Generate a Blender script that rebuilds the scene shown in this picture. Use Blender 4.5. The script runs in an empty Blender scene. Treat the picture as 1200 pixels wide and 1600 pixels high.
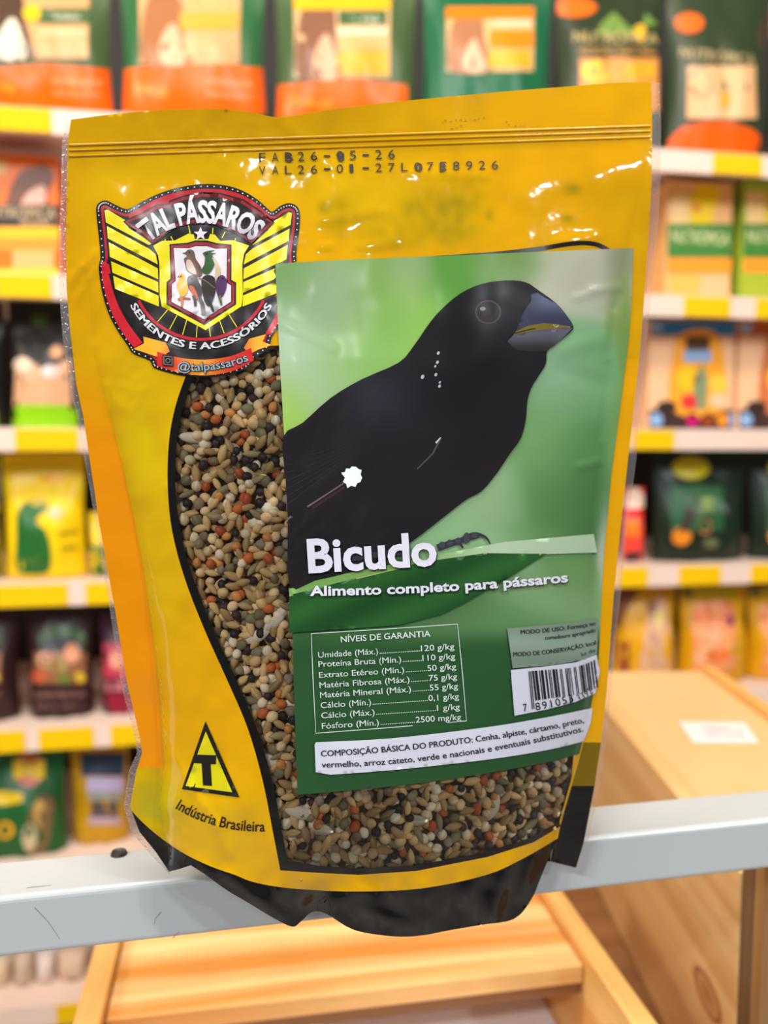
import bpy, bmesh, math, random
import numpy as np
from mathutils import Vector, Matrix, noise
from mathutils.geometry import delaunay_2d_cdt

# ------------------------------------------------------------------ camera, world, lights, exposure
SC = bpy.context.scene
COL = SC.collection
F = 1300.0                                   # focal length in pixels of a 1200 x 1600 frame
PSI, THETA = math.radians(10.0), math.radians(4.92)
CAM = Vector((0, 0, 1.30))
FW = Vector((math.sin(PSI) * math.cos(THETA), math.cos(PSI) * math.cos(THETA), -math.sin(THETA)))
RT = Vector((math.cos(PSI), -math.sin(PSI), 0))
UP = RT.cross(FW)
cd = bpy.data.cameras.new('camera')
cam = bpy.data.objects.new('camera', cd); COL.objects.link(cam)
cam.matrix_world = Matrix(((RT.x, UP.x, -FW.x, CAM.x), (RT.y, UP.y, -FW.y, CAM.y), (RT.z, UP.z, -FW.z, CAM.z), (0, 0, 0, 1)))
cd.sensor_fit = 'VERTICAL'; cd.sensor_height = 36; cd.sensor_width = 27
cd.lens = 36 * F / 1600
cd.clip_start = 0.01; cd.clip_end = 50
cd.dof.use_dof = True; cd.dof.focus_distance = 0.262; cd.dof.aperture_fstop = 7.4
SC.camera = cam
SC.view_settings.view_transform = 'Standard'; SC.view_settings.look = 'None'
SC.view_settings.gamma = 1; SC.view_settings.use_curve_mapping = False
SC.view_settings.exposure = -0.12

W = bpy.data.worlds.new('shop_light'); SC.world = W; W.use_nodes = True
bg = W.node_tree.nodes['Background']
bg.inputs[0].default_value = (1.0, 0.97, 0.95, 1); bg.inputs[1].default_value = 0.17


def area(name, loc, target, sx, sy, power, col):
    l = bpy.data.lights.new(name, 'AREA'); l.shape = 'RECTANGLE'; l.size = sx; l.size_y = sy
    l.energy = power; l.color = col
    o = bpy.data.objects.new(name, l); COL.objects.link(o); o.location = loc
    o.rotation_euler = (Vector(target) - Vector(loc)).to_track_quat('-Z', 'Y').to_euler()
    return o


area('ceiling_lamp_aisle', (0.35, 0.25, 2.75), (0.35, 1.0, 1.2), 2.4, 0.25, 20, (1.0, 0.80, 0.60))
area('ceiling_lamp_left', (-1.2, -1.6, 2.8), (0, 0.3, 1.25), 0.12, 0.08, 19, (0.93, 0.96, 1.0))
area('ceiling_lamp_right', (1.5, -2.0, 2.8), (0, 0.3, 1.25), 0.12, 0.08, 19, (0.93, 0.96, 1.0))
area('ceiling_lamp_far_left', (-2.0, -1.9, 3.2), (0, 0.3, 1.25), 0.14, 0.09, 25, (0.92, 0.96, 1.0))
area('ceiling_lamp_far_right', (2.3, -1.9, 3.2), (0, 0.3, 1.25), 0.14, 0.09, 28, (0.92, 0.96, 1.0))
for n_, (lx, ly, lz, e) in enumerate([(0.25, -3.3, 3.2, 9), (-0.9, -3.0, 3.1, 9), (0.9, -1.0, 3.2, 8), (-0.45, -1.1, 3.1, 7), (-2.6, -0.8, 2.7, 12)]):
    area('glint_light', (lx, ly, lz), (0, .3, 1.25), .09, .06, e, (0.95, 0.97, 1.0))  # small unseen lamps added to give the film more glints
area('ceiling_lamp_above', (-0.1, 0.1, 2.7), (0.0, 0.3, 1.2), 0.5, 0.3, 12, (1.0, 0.95, 0.88))
area('side_fill_light', (-1.7, 0.45, 2.5), (0.2, 0.55, 1.0), 0.5, 0.4, 22, (1.0, 0.86, 0.68))  # unseen lamp added to brighten the left-facing crate boards

# ------------------------------------------------------------------ helpers


def ray(px, py):
    return FW + RT * ((px - 600) / F) - UP * ((py - 800) / F)


def on_y(px, py, y):
    d = ray(px, py); return CAM + d * (y / d.y)


def on_z(px, py, z):
    d = ray(px, py); return CAM + d * ((z - CAM.z) / d.z)


def lin(c):
    return tuple(((v / 255) / 12.92 if v / 255 <= 0.04045 else ((v / 255 + 0.055) / 1.055) ** 2.4) for v in c)


def lerp(a, b, t):
    return tuple(x + (y - x) * t for x, y in zip(a, b))


def interp(pts):
    ys = [p[0] for p in pts]; xs = [p[1] for p in pts]
    return lambda y: float(np.interp(y, ys, xs))


def smooth(t):
    t = min(1, max(0, t)); return t * t * (3 - 2 * t)


def inside(poly, P):
    poly = np.asarray(poly, float); x = P[:, 0]; y = P[:, 1]
    r = np.zeros(len(P), bool); n = len(poly); j = n - 1
    for i in range(n):
        xi, yi = poly[i]; xj, yj = poly[j]
        c = ((yi > y) != (yj > y)) & (x < (xj - xi) * (y - yi) / ((yj - yi) if yj != yi else 1e-12) + xi)
        r ^= c; j = i
    return r


def densify(poly, step, closed=True):
    out = []; n = len(poly)
    for i in range(n if closed else n - 1):
        a = poly[i]; b = poly[(i + 1) % n]
        k = max(1, int(math.hypot(b[0] - a[0], b[1] - a[1]) / step))
        out += [(a[0] + (b[0] - a[0]) * q / k, a[1] + (b[1] - a[1]) * q / k) for q in range(k)]
    if not closed: out.append(tuple(poly[-1]))
    return out


def spline(poly, k=5, closed=True):
    """Catmull-Rom through the points"""
    n = len(poly); out = []
    for i in range(n if closed else n - 1):
        if closed:
            p0, p1, p2, p3 = poly[i - 1], poly[i], poly[(i + 1) % n], poly[(i + 2) % n]
        else:
            p0, p1, p2, p3 = poly[max(i - 1, 0)], poly[i], poly[i + 1], poly[min(i + 2, n - 1)]
        for q in range(k):
            t = q / k
            out.append(tuple(0.5 * (2 * p1[c] + (p2[c] - p0[c]) * t + (2 * p0[c] - 5 * p1[c] + 4 * p2[c] - p3[c]) * t * t
                                    + (3 * p1[c] - p0[c] - 3 * p2[c] + p3[c]) * t ** 3) for c in (0, 1)))
    if not closed: out.append(tuple(poly[-1]))
    return out


def inset(poly, d):
    n = len(poly); A = sum(poly[i][0] * poly[(i + 1) % n][1] - poly[(i + 1) % n][0] * poly[i][1] for i in range(n))
    s = 1 if A > 0 else -1; out = []
    for i in range(n):
        a = Vector(poly[i - 1]); b = Vector(poly[i]); c = Vector(poly[(i + 1) % n])
        t = (b - a).normalized() + (c - b).normalized()
        if t.length < 1e-6: t = (c - b)
        t.normalize(); out.append((b.x - t.y * d * s, b.y + t.x * d * s))
    return out


def fill(outer, holes=(), grid=None, lines=()):
    """triangulate a 2D outline, grid points inside -> points, triangles"""
    V = []; E = []
    for loop in [outer] + list(holes):
        if grid: loop = densify(loop, grid)
        b = len(V); n = len(loop); V += [Vector((p[0], p[1])) for p in loop]
        E += [(b + i, b + (i + 1) % n) for i in range(n)]
    for ln in lines:
        if grid: ln = densify(ln, grid, False)
        b = len(V); V += [Vector((p[0], p[1])) for p in ln]; E += [(b + i, b + i + 1) for i in range(len(ln) - 1)]
    if grid:
        o = np.asarray(outer, float); x0, y0 = o.min(0); x1, y1 = o.max(0)
        gx = np.arange(x0 + grid * .5, x1, grid); gy = np.arange(y0 + grid * .5, y1, grid)
        if len(gx) and len(gy):
            G = np.array([(x + (grid * .5 if j % 2 else 0), y) for j, y in enumerate(gy) for x in gx])
            G = G[inside(outer, G)]
            Bv = np.array([(p.x, p.y) for p in V])
            if len(G): G = G[np.array([((Bv - g) ** 2).sum(1).min() > (.5 * grid) ** 2 for g in G])]
            V += [Vector((float(p[0]), float(p[1]))) for p in G]
    v, e, f, *_ = delaunay_2d_cdt(V, E, [], 0, 1e-4, False)
    P = np.array([(p.x, p.y) for p in v]); T = [tuple(t) for t in f if len(t) == 3]
    C = np.array([P[list(t)].mean(0) for t in T])
    ok = inside(outer, C)
    for h in holes: ok &= ~inside(h, C)
    return P, [t for t, k in zip(T, ok) if k]


_tc = {}


def glyphs(s, bold=0.0, spacing=1.0):
    key = (s, bold, spacing)
    if key not in _tc:
        c = bpy.data.curves.new('t', 'FONT'); c.body = s; c.size = 1; c.offset = bold; c.resolution_u = 3
        c.space_character = spacing
        o = bpy.data.objects.new('t', c); m = bpy.data.meshes.new_from_object(o)
        V = np.array([(v.co.x, v.co.y) for v in m.vertices]); Fs = [tuple(p.vertices) for p in m.polygons]
        bpy.data.objects.remove(o); bpy.data.meshes.remove(m); bpy.data.curves.remove(c)
        _tc[key] = (V, Fs)
    return _tc[key]


CAPH = 0.729


class Art:
    """flat print draped over a surface; several coloured shapes in one mesh"""

    def __init__(s): s.V = []; s.Fc = []; s.C = []

    def raw(s, P, T, col, layer):
        b = len(s.V); s.V += [(float(p[0]), float(p[1]), layer) for p in P]
        for t in T:
            s.Fc.append(tuple(b + i for i in t))
            if callable(col): s.C.append([lin(col(P[i][0], P[i][1])) for i in t])
            else: s.C.append([lin(col)] * len(t))

    def poly(s, poly, col, layer=0, grid=None, holes=(), lines=()):
        P, T = fill(poly, holes, grid, lines)
        s.raw(P, T, col, layer); return s

    def rect(s, x0, y0, x1, y1, col, layer=0, grid=None):
        return s.poly([(x0, y0), (x1, y0), (x1, y1), (x0, y1)], col, layer, grid)

    def blob(s, x, y, rx, ry, col, layer=0, rot=0, grid=None, n=18):
        c, q = math.cos(rot), math.sin(rot)
        return s.poly([(x + rx * math.cos(a) * c - ry * math.sin(a) * q, y + rx * math.cos(a) * q + ry * math.sin(a) * c)
                       for a in [2 * math.pi * i / n for i in range(n)]], col, layer, grid)

    def stroke(s, pts, w, col, layer=0, w1=None):
        n = len(pts); L = []; R = []
        for i, p in enumerate(pts):
            a = Vector(pts[max(i - 1, 0)]); b = Vector(pts[min(i + 1, n - 1)]); t = (b - a).normalized()
            ww = (w + ((w1 if w1 is not None else w) - w) * i / max(1, n - 1)) / 2
            L.append((p[0] - t.y * ww, p[1] + t.x * ww)); R.append((p[0] + t.y * ww, p[1] - t.x * ww))
        P = L + R; T = [(i, i + 1, n + i + 1, n + i) for i in range(n - 1)]
        s.raw(P, T, col, layer); return s

    def text(s, txt, path, cap, col, layer=0, bold=0.0, spacing=1.0, slant=0.0):
        """path: 2 or 3 base line points, or a function t -> (x, y, upx, upy)"""
        if bold and 'M' in txt:                    # heavier strokes by a doubled impression
            V, Fs = glyphs(txt, 0.0, spacing); n = len(V); q = bold * 1.3
            V = np.vstack([V + (-q, 0), V + (q, 0), V + (0, q * .6)]); Fs = [tuple(i + n * r for i in f) for r in (0, 1, 2) for f in Fs]
        else: V, Fs = glyphs(txt, bold, spacing)
        x0, x1 = V[:, 0].min(), V[:, 0].max(); k = cap / CAPH
        if not callable(path):
            p = [Vector(q) for q in path]
            if len(p) == 2: p = [p[0], (p[0] + p[1]) / 2, p[1]]
            m = (p[1] - p[0]).length / ((p[1] - p[0]).length + (p[2] - p[1]).length)

            def path(t, p=p, m=m):
                a = (t - m) * (t - 1) / m; b = t * (t - 1) / (m * (m - 1)); c = t * (t - m) / (1 - m)
                q = p[0] * a + p[1] * b + p[2] * c
                e = 1e-3; t2 = t + e
                a = (t2 - m) * (t2 - 1) / m; b = t2 * (t2 - 1) / (m * (m - 1)); c = t2 * (t2 - m) / (1 - m)
                d = (p[0] * a + p[1] * b + p[2] * c - q).normalized()
                return q.x, q.y, d.y, -d.x
        P = []
        for vx, vy in V:
            t = (vx - x0) / (x1 - x0); x, y, ux, uy = path(t)
            P.append((x + (ux - uy * slant) * vy * k, y + (uy + ux * slant) * vy * k))
        s.raw(P, Fs, col, layer); return s

    def trim(s, poly):
        k = [i for i, f in enumerate(s.Fc) if not inside(poly, np.array([np.mean([s.V[q][:2] for q in f], 0)]))[0]]
        s.Fc = [s.Fc[i] for i in k]; s.C = [s.C[i] for i in k]
        used = sorted({q for f in s.Fc for q in f}); m = {q: n for n, q in enumerate(used)}
        s.V = [s.V[q] for q in used]; s.Fc = [tuple(m[q] for q in f) for f in s.Fc]
        return s

    def build(s, name, mat, root, mapf, base=0.0, step=6e-5, smooth_shade=True, parent=None):
        L = Vector(root.matrix_world.translation) if root else Vector((0, 0, 0))
        vs = [mapf(x, y, base + step * l) - L for x, y, l in s.V]
        return link(name, vs, s.Fc, mat, parent or root, s.C, smooth_shade)


def link(name, V, Fc, mat, parent=None, cols=None, smooth_shade=False):
    m = bpy.data.meshes.new(name); m.from_pydata([tuple(v) for v in V], [], Fc)
    for mm in (mat if isinstance(mat, (list, tuple)) else [mat]): m.materials.append(mm)
    if cols:
        a = m.color_attributes.new('Col', 'FLOAT_COLOR', 'CORNER')
        flat = [c for f in cols for v in f for c in (*v, 1.0)]
        a.data.foreach_set('color', flat)
    if smooth_shade: m.polygons.foreach_set('use_smooth', [True] * len(m.polygons))
    m.update()
    o = bpy.data.objects.new(name, m); COL.objects.link(o)
    if parent: o.parent = parent
    return o


def thing(name, label, cat, loc, group=None, rz=0):
    o = bpy.data.objects.new(name, None); COL.objects.link(o); o.location = loc; o.rotation_euler = (0, 0, rz)
    o.empty_display_size = 0.02
    o.matrix_world = Matrix.Translation(loc) @ Matrix.Rotation(rz, 4, 'Z')
    o['label'] = label; o['category'] = cat
    if group: o['group'] = group
    return o


def tag(o, label, cat, group=None, kind=None):
    o['label'] = label; o['category'] = cat
    if group: o['group'] = group
    if kind: o['kind'] = kind
    return o


def box(name, lo, hi, mat, parent=None, bev=0.0, seg=2):
    """box in the parent's own coordinates"""
    bm = bmesh.new(); bmesh.ops.create_cube(bm, size=1)
    for v in bm.verts:
        v.co = Vector([lo[i] + (hi[i] - lo[i]) * (v.co[i] + .5) for i in range(3)])
    if bev: bmesh.ops.bevel(bm, geom=bm.edges[:], offset=bev, segments=seg, profile=.5, affect='EDGES')
    m = bpy.data.meshes.new(name); bm.to_mesh(m); bm.free(); m.materials.append(mat)
    if bev: m.polygons.foreach_set('use_smooth', [False] * len(m.polygons))
    o = bpy.data.objects.new(name, m); COL.objects.link(o)
    if parent: o.parent = parent
    return o


# ------------------------------------------------------------------ materials
def mat(name, col=None, rough=.5, spec=.5, metal=0, attr=False, bump=None, coat=0, trans=0):
    m = bpy.data.materials.new(name); m.use_nodes = True; nt = m.node_tree; b = nt.nodes['Principled BSDF']
    b.inputs['Roughness'].default_value = rough; b.inputs['Specular IOR Level'].default_value = spec
    b.inputs['Metallic'].default_value = metal; b.inputs['Coat Weight'].default_value = coat
    b.inputs['Coat Roughness'].default_value = .08
    if col: b.inputs['Base Color'].default_value = (*lin(col), 1)
    if attr:
        a = nt.nodes.new('ShaderNodeAttribute'); a.attribute_name = 'Col'; nt.links.new(a.outputs['Color'], b.inputs['Base Color'])
    if bump:
        last = None
        for scale, dist, detail in bump:
            tc = nt.nodes.new('ShaderNodeTexCoord'); n = nt.nodes.new('ShaderNodeTexNoise')
            n.inputs['Scale'].default_value = scale; n.inputs['Detail'].default_value = detail
            nt.links.new(tc.outputs['Object'], n.inputs['Vector'])
            u = nt.nodes.new('ShaderNodeBump'); u.inputs['Distance'].default_value = dist; u.inputs['Strength'].default_value = 1
            nt.links.new(n.outputs['Fac'], u.inputs['Height'])
            if last: nt.links.new(last.outputs['Normal'], u.inputs['Normal'])
            last = u
        nt.links.new(last.outputs['Normal'], b.inputs['Normal'])
    return m


def clear_film(name, tint=(1, 1, 1), gloss=.08, rough=.12, milk=0.0, bump=None):
    m = bpy.data.materials.new(name); m.use_nodes = True; nt = m.node_tree; nt.nodes.clear()
    out = nt.nodes.new('ShaderNodeOutputMaterial'); t = nt.nodes.new('ShaderNodeBsdfTransparent')
    t.inputs[0].default_value = (*tint, 1)
    g = nt.nodes.new('ShaderNodeBsdfGlossy'); g.inputs['Roughness'].default_value = rough
    fr = nt.nodes.new('ShaderNodeFresnel'); fr.inputs['IOR'].default_value = 1.45
    mx = nt.nodes.new('ShaderNodeMixShader'); last = t
    if milk:
        d = nt.nodes.new('ShaderNodeBsdfDiffuse'); d.inputs[0].default_value = (.85, .75, .68, 1)
        m2 = nt.nodes.new('ShaderNodeMixShader'); m2.inputs[0].default_value = milk
        nt.links.new(t.outputs[0], m2.inputs[1]); nt.links.new(d.outputs[0], m2.inputs[2]); last = m2
    nt.links.new(fr.outputs[0], mx.inputs[0]); nt.links.new(last.outputs[0], mx.inputs[1]); nt.links.new(g.outputs[0], mx.inputs[2])
    nt.links.new(mx.outputs[0], out.inputs[0])
    if bump:
        tc = nt.nodes.new('ShaderNodeTexCoord'); n = nt.nodes.new('ShaderNodeTexNoise'); n.inputs['Scale'].default_value = bump[0]
        nt.links.new(tc.outputs['Object'], n.inputs['Vector'])
        u = nt.nodes.new('ShaderNodeBump'); u.inputs['Distance'].default_value = bump[1]
        nt.links.new(n.outputs['Fac'], u.inputs['Height'])
        for q in (g, fr): nt.links.new(u.outputs['Normal'], q.inputs['Normal'])
    return m


def pine(name, c0, c1, axis='Y', freq=60, knot=None, rough=.45):
    """pine boards: grain along one local axis"""
    m = bpy.data.materials.new(name); m.use_nodes = True; nt = m.node_tree; b = nt.nodes['Principled BSDF']
    b.inputs['Roughness'].default_value = rough
    tc = nt.nodes.new('ShaderNodeTexCoord'); mp = nt.nodes.new('ShaderNodeMapping')
    sc = {'X': (.05, 1, 1), 'Y': (1, .05, 1), 'Z': (1, 1, .05)}[axis]
    mp.inputs['Scale'].default_value = sc
    nt.links.new(tc.outputs['Object'], mp.inputs['Vector']); vec = mp.outputs['Vector']
    n = nt.nodes.new('ShaderNodeTexNoise'); n.inputs['Scale'].default_value = freq; n.inputs['Detail'].default_value = 3
    n.inputs['Distortion'].default_value = .4
    nt.links.new(vec, n.inputs['Vector'])
    fine = nt.nodes.new('ShaderNodeTexNoise'); fine.inputs['Scale'].default_value = freq * 6
    nt.links.new(vec, fine.inputs['Vector'])
    r = nt.nodes.new('ShaderNodeValToRGB')
    r.color_ramp.elements[0].position = .36; r.color_ramp.elements[1].position = .62
    r.color_ramp.elements[0].color = (*lin(c1), 1); r.color_ramp.elements[1].color = (*lin(c0), 1)
    nt.links.new(n.outputs['Fac'], r.inputs['Fac'])
    mx = nt.nodes.new('ShaderNodeMix'); mx.data_type = 'RGBA'; mx.blend_type = 'MULTIPLY'; mx.inputs['Factor'].default_value = .18
    nt.links.new(r.outputs['Color'], mx.inputs[6]); nt.links.new(fine.outputs['Color'], mx.inputs[7])
    last = mx.outputs[2]
    if knot:
        (kx, ky, kz), (sx, sy, sz), kc = knot
        mp2 = nt.nodes.new('ShaderNodeMapping'); mp2.vector_type = 'POINT'
        mp2.inputs['Location'].default_value = (-kx * sx, -ky * sy, -kz * sz); mp2.inputs['Scale'].default_value = (sx, sy, sz)
        nt.links.new(tc.outputs['Object'], mp2.inputs['Vector'])
        ln = nt.nodes.new('ShaderNodeVectorMath'); ln.operation = 'LENGTH'; nt.links.new(mp2.outputs['Vector'], ln.inputs[0])
        r2 = nt.nodes.new('ShaderNodeValToRGB'); e = r2.color_ramp.elements
        e[0].position = 0; e[0].color = (.75, .75, .75, 1); e[1].position = 1; e[1].color = (0, 0, 0, 1)
        for p, v in ((.55, .45), (.72, 1.0), (.8, .25)):
            q = e.new(p); q.color = (v, v, v, 1)
        nt.links.new(ln.outputs['Value'], r2.inputs['Fac'])
        m3 = nt.nodes.new('ShaderNodeMix'); m3.data_type = 'RGBA'; m3.inputs[7].default_value = (*lin(kc), 1)
        nt.links.new(r2.outputs['Color'], m3.inputs[0]); nt.links.new(last, m3.inputs[6]); last = m3.outputs[2]
    nt.links.new(last, b.inputs['Base Color'])
    return m


M_PRINT = mat('printed_film', attr=True, rough=.3, spec=.5)
M_FILM = mat('glossy_pouch_film', attr=True, rough=.07, spec=.45, bump=[(120, .0002, 2)])
M_LABEL = mat('glossy_label_paper', attr=True, rough=.17, spec=.13, bump=[(60, .0002, 1)])
M_EMBLEM = mat('glossy_emblem_print', attr=True, rough=.2, spec=.5, bump=[(110, .0004, 1)])
M_INK = mat('black_ink', (30, 26, 24), rough=.5)
M_CLEAR = clear_film('clear_window_film', rough=.08, bump=(90, .0005))
M_SEAL = clear_film('ribbed_clear_seal', tint=(.92, .84, .77), rough=.18, milk=.1, bump=(1500, .0006))
M_SEED = mat('seed_coats', attr=True, rough=.5, spec=.25)
M_SHELF = mat('cream_white_enamel_shelf', (238, 212, 196), rough=.4, spec=.3)
M_BACK = mat('dark_shelf_back', (44, 36, 32), rough=.7)
M_TAG = mat('yellow_price_tag_paper', (244, 196, 2), rough=.6, spec=.15)
M_TAGT = mat('tag_printing', (150, 110, 10), rough=.5)
M_RAIL = mat('pale_grey_painted_steel', (184, 189, 190), rough=.26, spec=.5, bump=[(300, .00006, 2)])
M_RUBBER = mat('dark_bolt_steel', (52, 50, 50), rough=.35)
M_SCR = mat('scratch_mark', (128, 132, 132), rough=.6)
M_PINE = pine('pine_lid_planks', (254, 212, 146), (228, 150, 66), 'X', 50)
M_PINEY = pine('pine_side_boards', (246, 196, 118), (228, 160, 78), 'Y', 60)
M_KNOT = pine('knotty_pine_side', (246, 208, 148), (226, 178, 112), 'Y', 45, knot=((.192, .468, -.328), (0, 36, 72), (150, 84, 42)))
M_PINE_SHADE = pine('shade_darkened_pine', (112, 82, 58), (92, 66, 46), 'Z', 60)  # pine with the shade of the shadowed crate faces put into its colour
M_PINEG = pine('aged_pine_board', (172, 130, 80), (146, 104, 60), 'Z', 60)
M_MDF = mat('tan_fibreboard', (226, 184, 126), rough=.6)
M_WHITEP = mat('white_hardboard', (246, 238, 236), rough=.5)
M_TABLE = pine('brown_table_top', (160, 112, 70), (138, 92, 54), 'X', 30)
M_PAPER = mat('white_paper_sticker', (240, 228, 224), rough=.6)
M_FLOOR = mat('pale_floor_tiles', (188, 180, 172), rough=.35)
M_GOODS = mat('packaging_print', attr=True, rough=.3, spec=.3)

# ------------------------------------------------------------------ setting
fl = box('floor', (-3, -6, -.05), (3.5, 2.2, 0), M_FLOOR); fl['kind'] = 'structure'; fl['label'] = 'pale shop floor'

wb = box('wall_back', (-3, 2.2, 0), (3.5, 2.25, 3), M_FLOOR); wb['kind'] = 'structure'; wb['label'] = 'pale wall behind the shelving unit'
# ------------------------------------------------------------------ shelving unit
YS = 1.30                                    # front of the shelves
unit = thing('shelving_unit', 'cream white shop shelving unit with yellow price tags behind the seed pouch', 'shelf', (0.4, YS, 0))
UX0, UX1 = -.85, 1.45
zs = {}
for k, py in zip('ABCDE', (173, 431, 669, 911, 1136)): zs[k] = on_y(50, py, YS).z
zs['F'] = zs['E'] - .225; zs['G'] = zs['F'] - .215; zs['H'] = zs['G'] - .22
TAGS = {'A': [(10, 100), (1097, 1170)], 'B': [(8, 92), (1060, 1130), (1170, 1240)], 'C': [(28, 125), (985, 1050)],
        'D': [(-40, 101), (130, 172), (968, 1015), (1065, 1130), (1178, 1240)], 'E': [(-60, 25), (48, 135), (163, 215)], 'G': [(60, 120)],
        'F': [], 'H': []}
for k, z in zs.items():
    sh = box('shelf', (UX0 - .4, -.004, z - .012), (UX1 - .4, .40, z), M_SHELF, unit)
    box('price_rail', (UX0 - .4, -.010, z - .034), (UX1 - .4, -.0045, z + .001), M_SHELF, sh)
    for x0, x1 in TAGS[k]:
        mid = (x0 + x1) / 2
        a = on_y(x0, 800, YS - .012); b = on_y(x1, 800, YS - .012)
        t = box('price_tag', (a.x - .4, -.0125, z - .033), (b.x - .4, -.0103, z - .001), M_TAG, sh)
for x in (UX0, UX1 - .04):
    box('upright', (x - .4, .40, 0), (x - .36, .44, 2.65), M_SHELF, unit)
box('back_panel', (UX0 - .4, .405, .2), (UX1 - .4, .42, 2.65), M_BACK, unit)

# ------------------------------------------------------------------ goods on the shelves


class Goods:
    def __init__(s, name, label, cat, x0, x1, yt, row, col, depth=.06, style='pouch', recess=.06, group=None, tops=None):
        s.Y = YS + recess; s.d = depth; s.style = style
        s.z0 = zs[row] + .001; ym = {'A': 90, 'B': 350, 'C': 570, 'D': 800, 'E': 1030, 'F': 1250, 'G': 1540}[row]
        s.x0 = on_y(x0, ym, s.Y).x; s.x1 = on_y(x1, ym, s.Y).x
        s.z1 = max(on_y((x0 + x1) / 2, yt, s.Y).z, s.z0 + .03)
        s.root = thing(name, label, cat, Vector(((s.x0 + s.x1) / 2, s.Y, s.z0)), group)
        s.cx = (s.x0 + s.x1) / 2; s.hw = (s.x1 - s.x0) / 2; s.h = s.z1 - s.z0
        V = []; Fc = []; C = []; c = lin(col) if not callable(col) else None
        if style == 'pouch':
            nu, nv = 16, 20
            for side in (1, -1):
                b = len(V)
                for j in range(nv + 1):
                    for i in range(nu + 1):
                        u = -1 + 2 * i / nu; v = j / nv
                        V.append(Vector((u * s.hw * s.wid(v), -side * s.prof(u, v), v * s.h)))
                for j in range(nv):
                    for i in range(nu):
                        q = [b + j * (nu + 1) + i, b + j * (nu + 1) + i + 1, b + (j + 1) * (nu + 1) + i + 1, b + (j + 1) * (nu + 1) + i]
                        Fc.append(q if side == 1 else q[::-1])
            n = (nu + 1) * (nv + 1)
            Fc += [(i + 1, i, n + i, n + i + 1) for i in range(nu)]
            o = link('pouch_body', V, Fc, M_GOODS, s.root, [[c] * 4 for _ in Fc], True)
        else:
            o = box('carton', (-s.hw, 0, 0), (s.hw, depth, s.h), M_GOODS, s.root, .0015)
            a = o.data.color_attributes.new('Col', 'FLOAT_COLOR', 'CORNER')
            a.data.foreach_set('color', [*c, 1.0] * len(o.data.loops))
        s.body = o

    def wid(s, v):
        return 1 - .05 * math.sin(math.pi * min(1, v * 1.1)) if v < .9 else 1 - .05 * math.sin(math.pi * .99) * 1

    def prof(s, u, v):
        if s.style != 'pouch': return 0
        u = max(-1, min(1, u)); v = max(0, min(1, v))
        e = (1 - abs(u) ** 3) ** .6
        t = (.75 + .25 * smooth(v / .2)) * (1 - smooth((v - .35) / .6))
        wob = .12 * math.sin(9 * u + 5 * v + s.hw * 400) * math.sin(7 * v + 2)
        return max(0.0002, s.d * .5 * e * t * (1 + wob))

    def map(s, px, py, off):
        y = s.Y
        for _ in range(3):
            p = on_y(px, py, y)
            u = (p.x - s.cx) / s.hw; v = (p.z - s.z0) / s.h
            u2 = max(-1, min(1, u)); v2 = max(.004, min(.998, v))
            y = s.Y - s.prof(u2, v2)
        return Vector((s.cx + u2 * s.hw * (s.wid(v2) if s.style == 'pouch' else 1), y - off, s.z0 + v2 * s.h))

    def part(s, name, art): return art.build(name, M_GOODS, s.root, s.map, .0012, .0003)


CREAM = (232, 190, 140)


def nutro(g, txt, p0, p1, cap, col, bold=.015):
    g.part('brand_lettering', Art().text(txt, [p0, p1], cap, col, 3, bold))


# --- row A (top)
def bird_bag(x0, x1, label, body, pan, panc, birdc, patch, extra, band, bandtext, bandc=(252, 104, 8)):
    g = Goods('bird_food_bag', label, 'bag', x0, x1, -75, 'A', body, .075, group='green bird food bags on the top shelf')
    a, b, c, d = pan
    p = Art().rect(a, b, c, d, panc, 0, 14)
    w, h = c - a, d - b
    p.poly(spline([(a + .05 * w, d), (a + .02 * w, b + .55 * h), (a + .1 * w, b + .15 * h), (a + .28 * w, b + .02 * h), (a + .42 * w, b + .2 * h),
                   (a + .44 * w, b + .5 * h), (a + .5 * w, b + .8 * h), (a + .5 * w, d)]), birdc, 1, 14)
    p.poly(spline([(a + .22 * w, d - 1), (a + .2 * w, b + .75 * h), (a + .3 * w, b + .5 * h), (a + .38 * w, b + .55 * h), (a + .45 * w, d - 1)]), patch, 2, 14)
    for e in extra: p.rect(*e[0], e[1], 3, 14)
    g.part('front_picture', p)
    if band:
        x, y, x2, y2 = band
        q = Art().poly([(x, y + 6), ((x + x2) / 2, y - 4), (x2, y + 6), (x2, y2), (x, y2)], bandc, 0, 14)
        g.part('bottom_band', q)
        for tx, s, p0, p1, cap, col in bandtext: g.part('band_lettering', Art().text(s, [p0, p1], cap, col, 3, .01))
    return g


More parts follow.
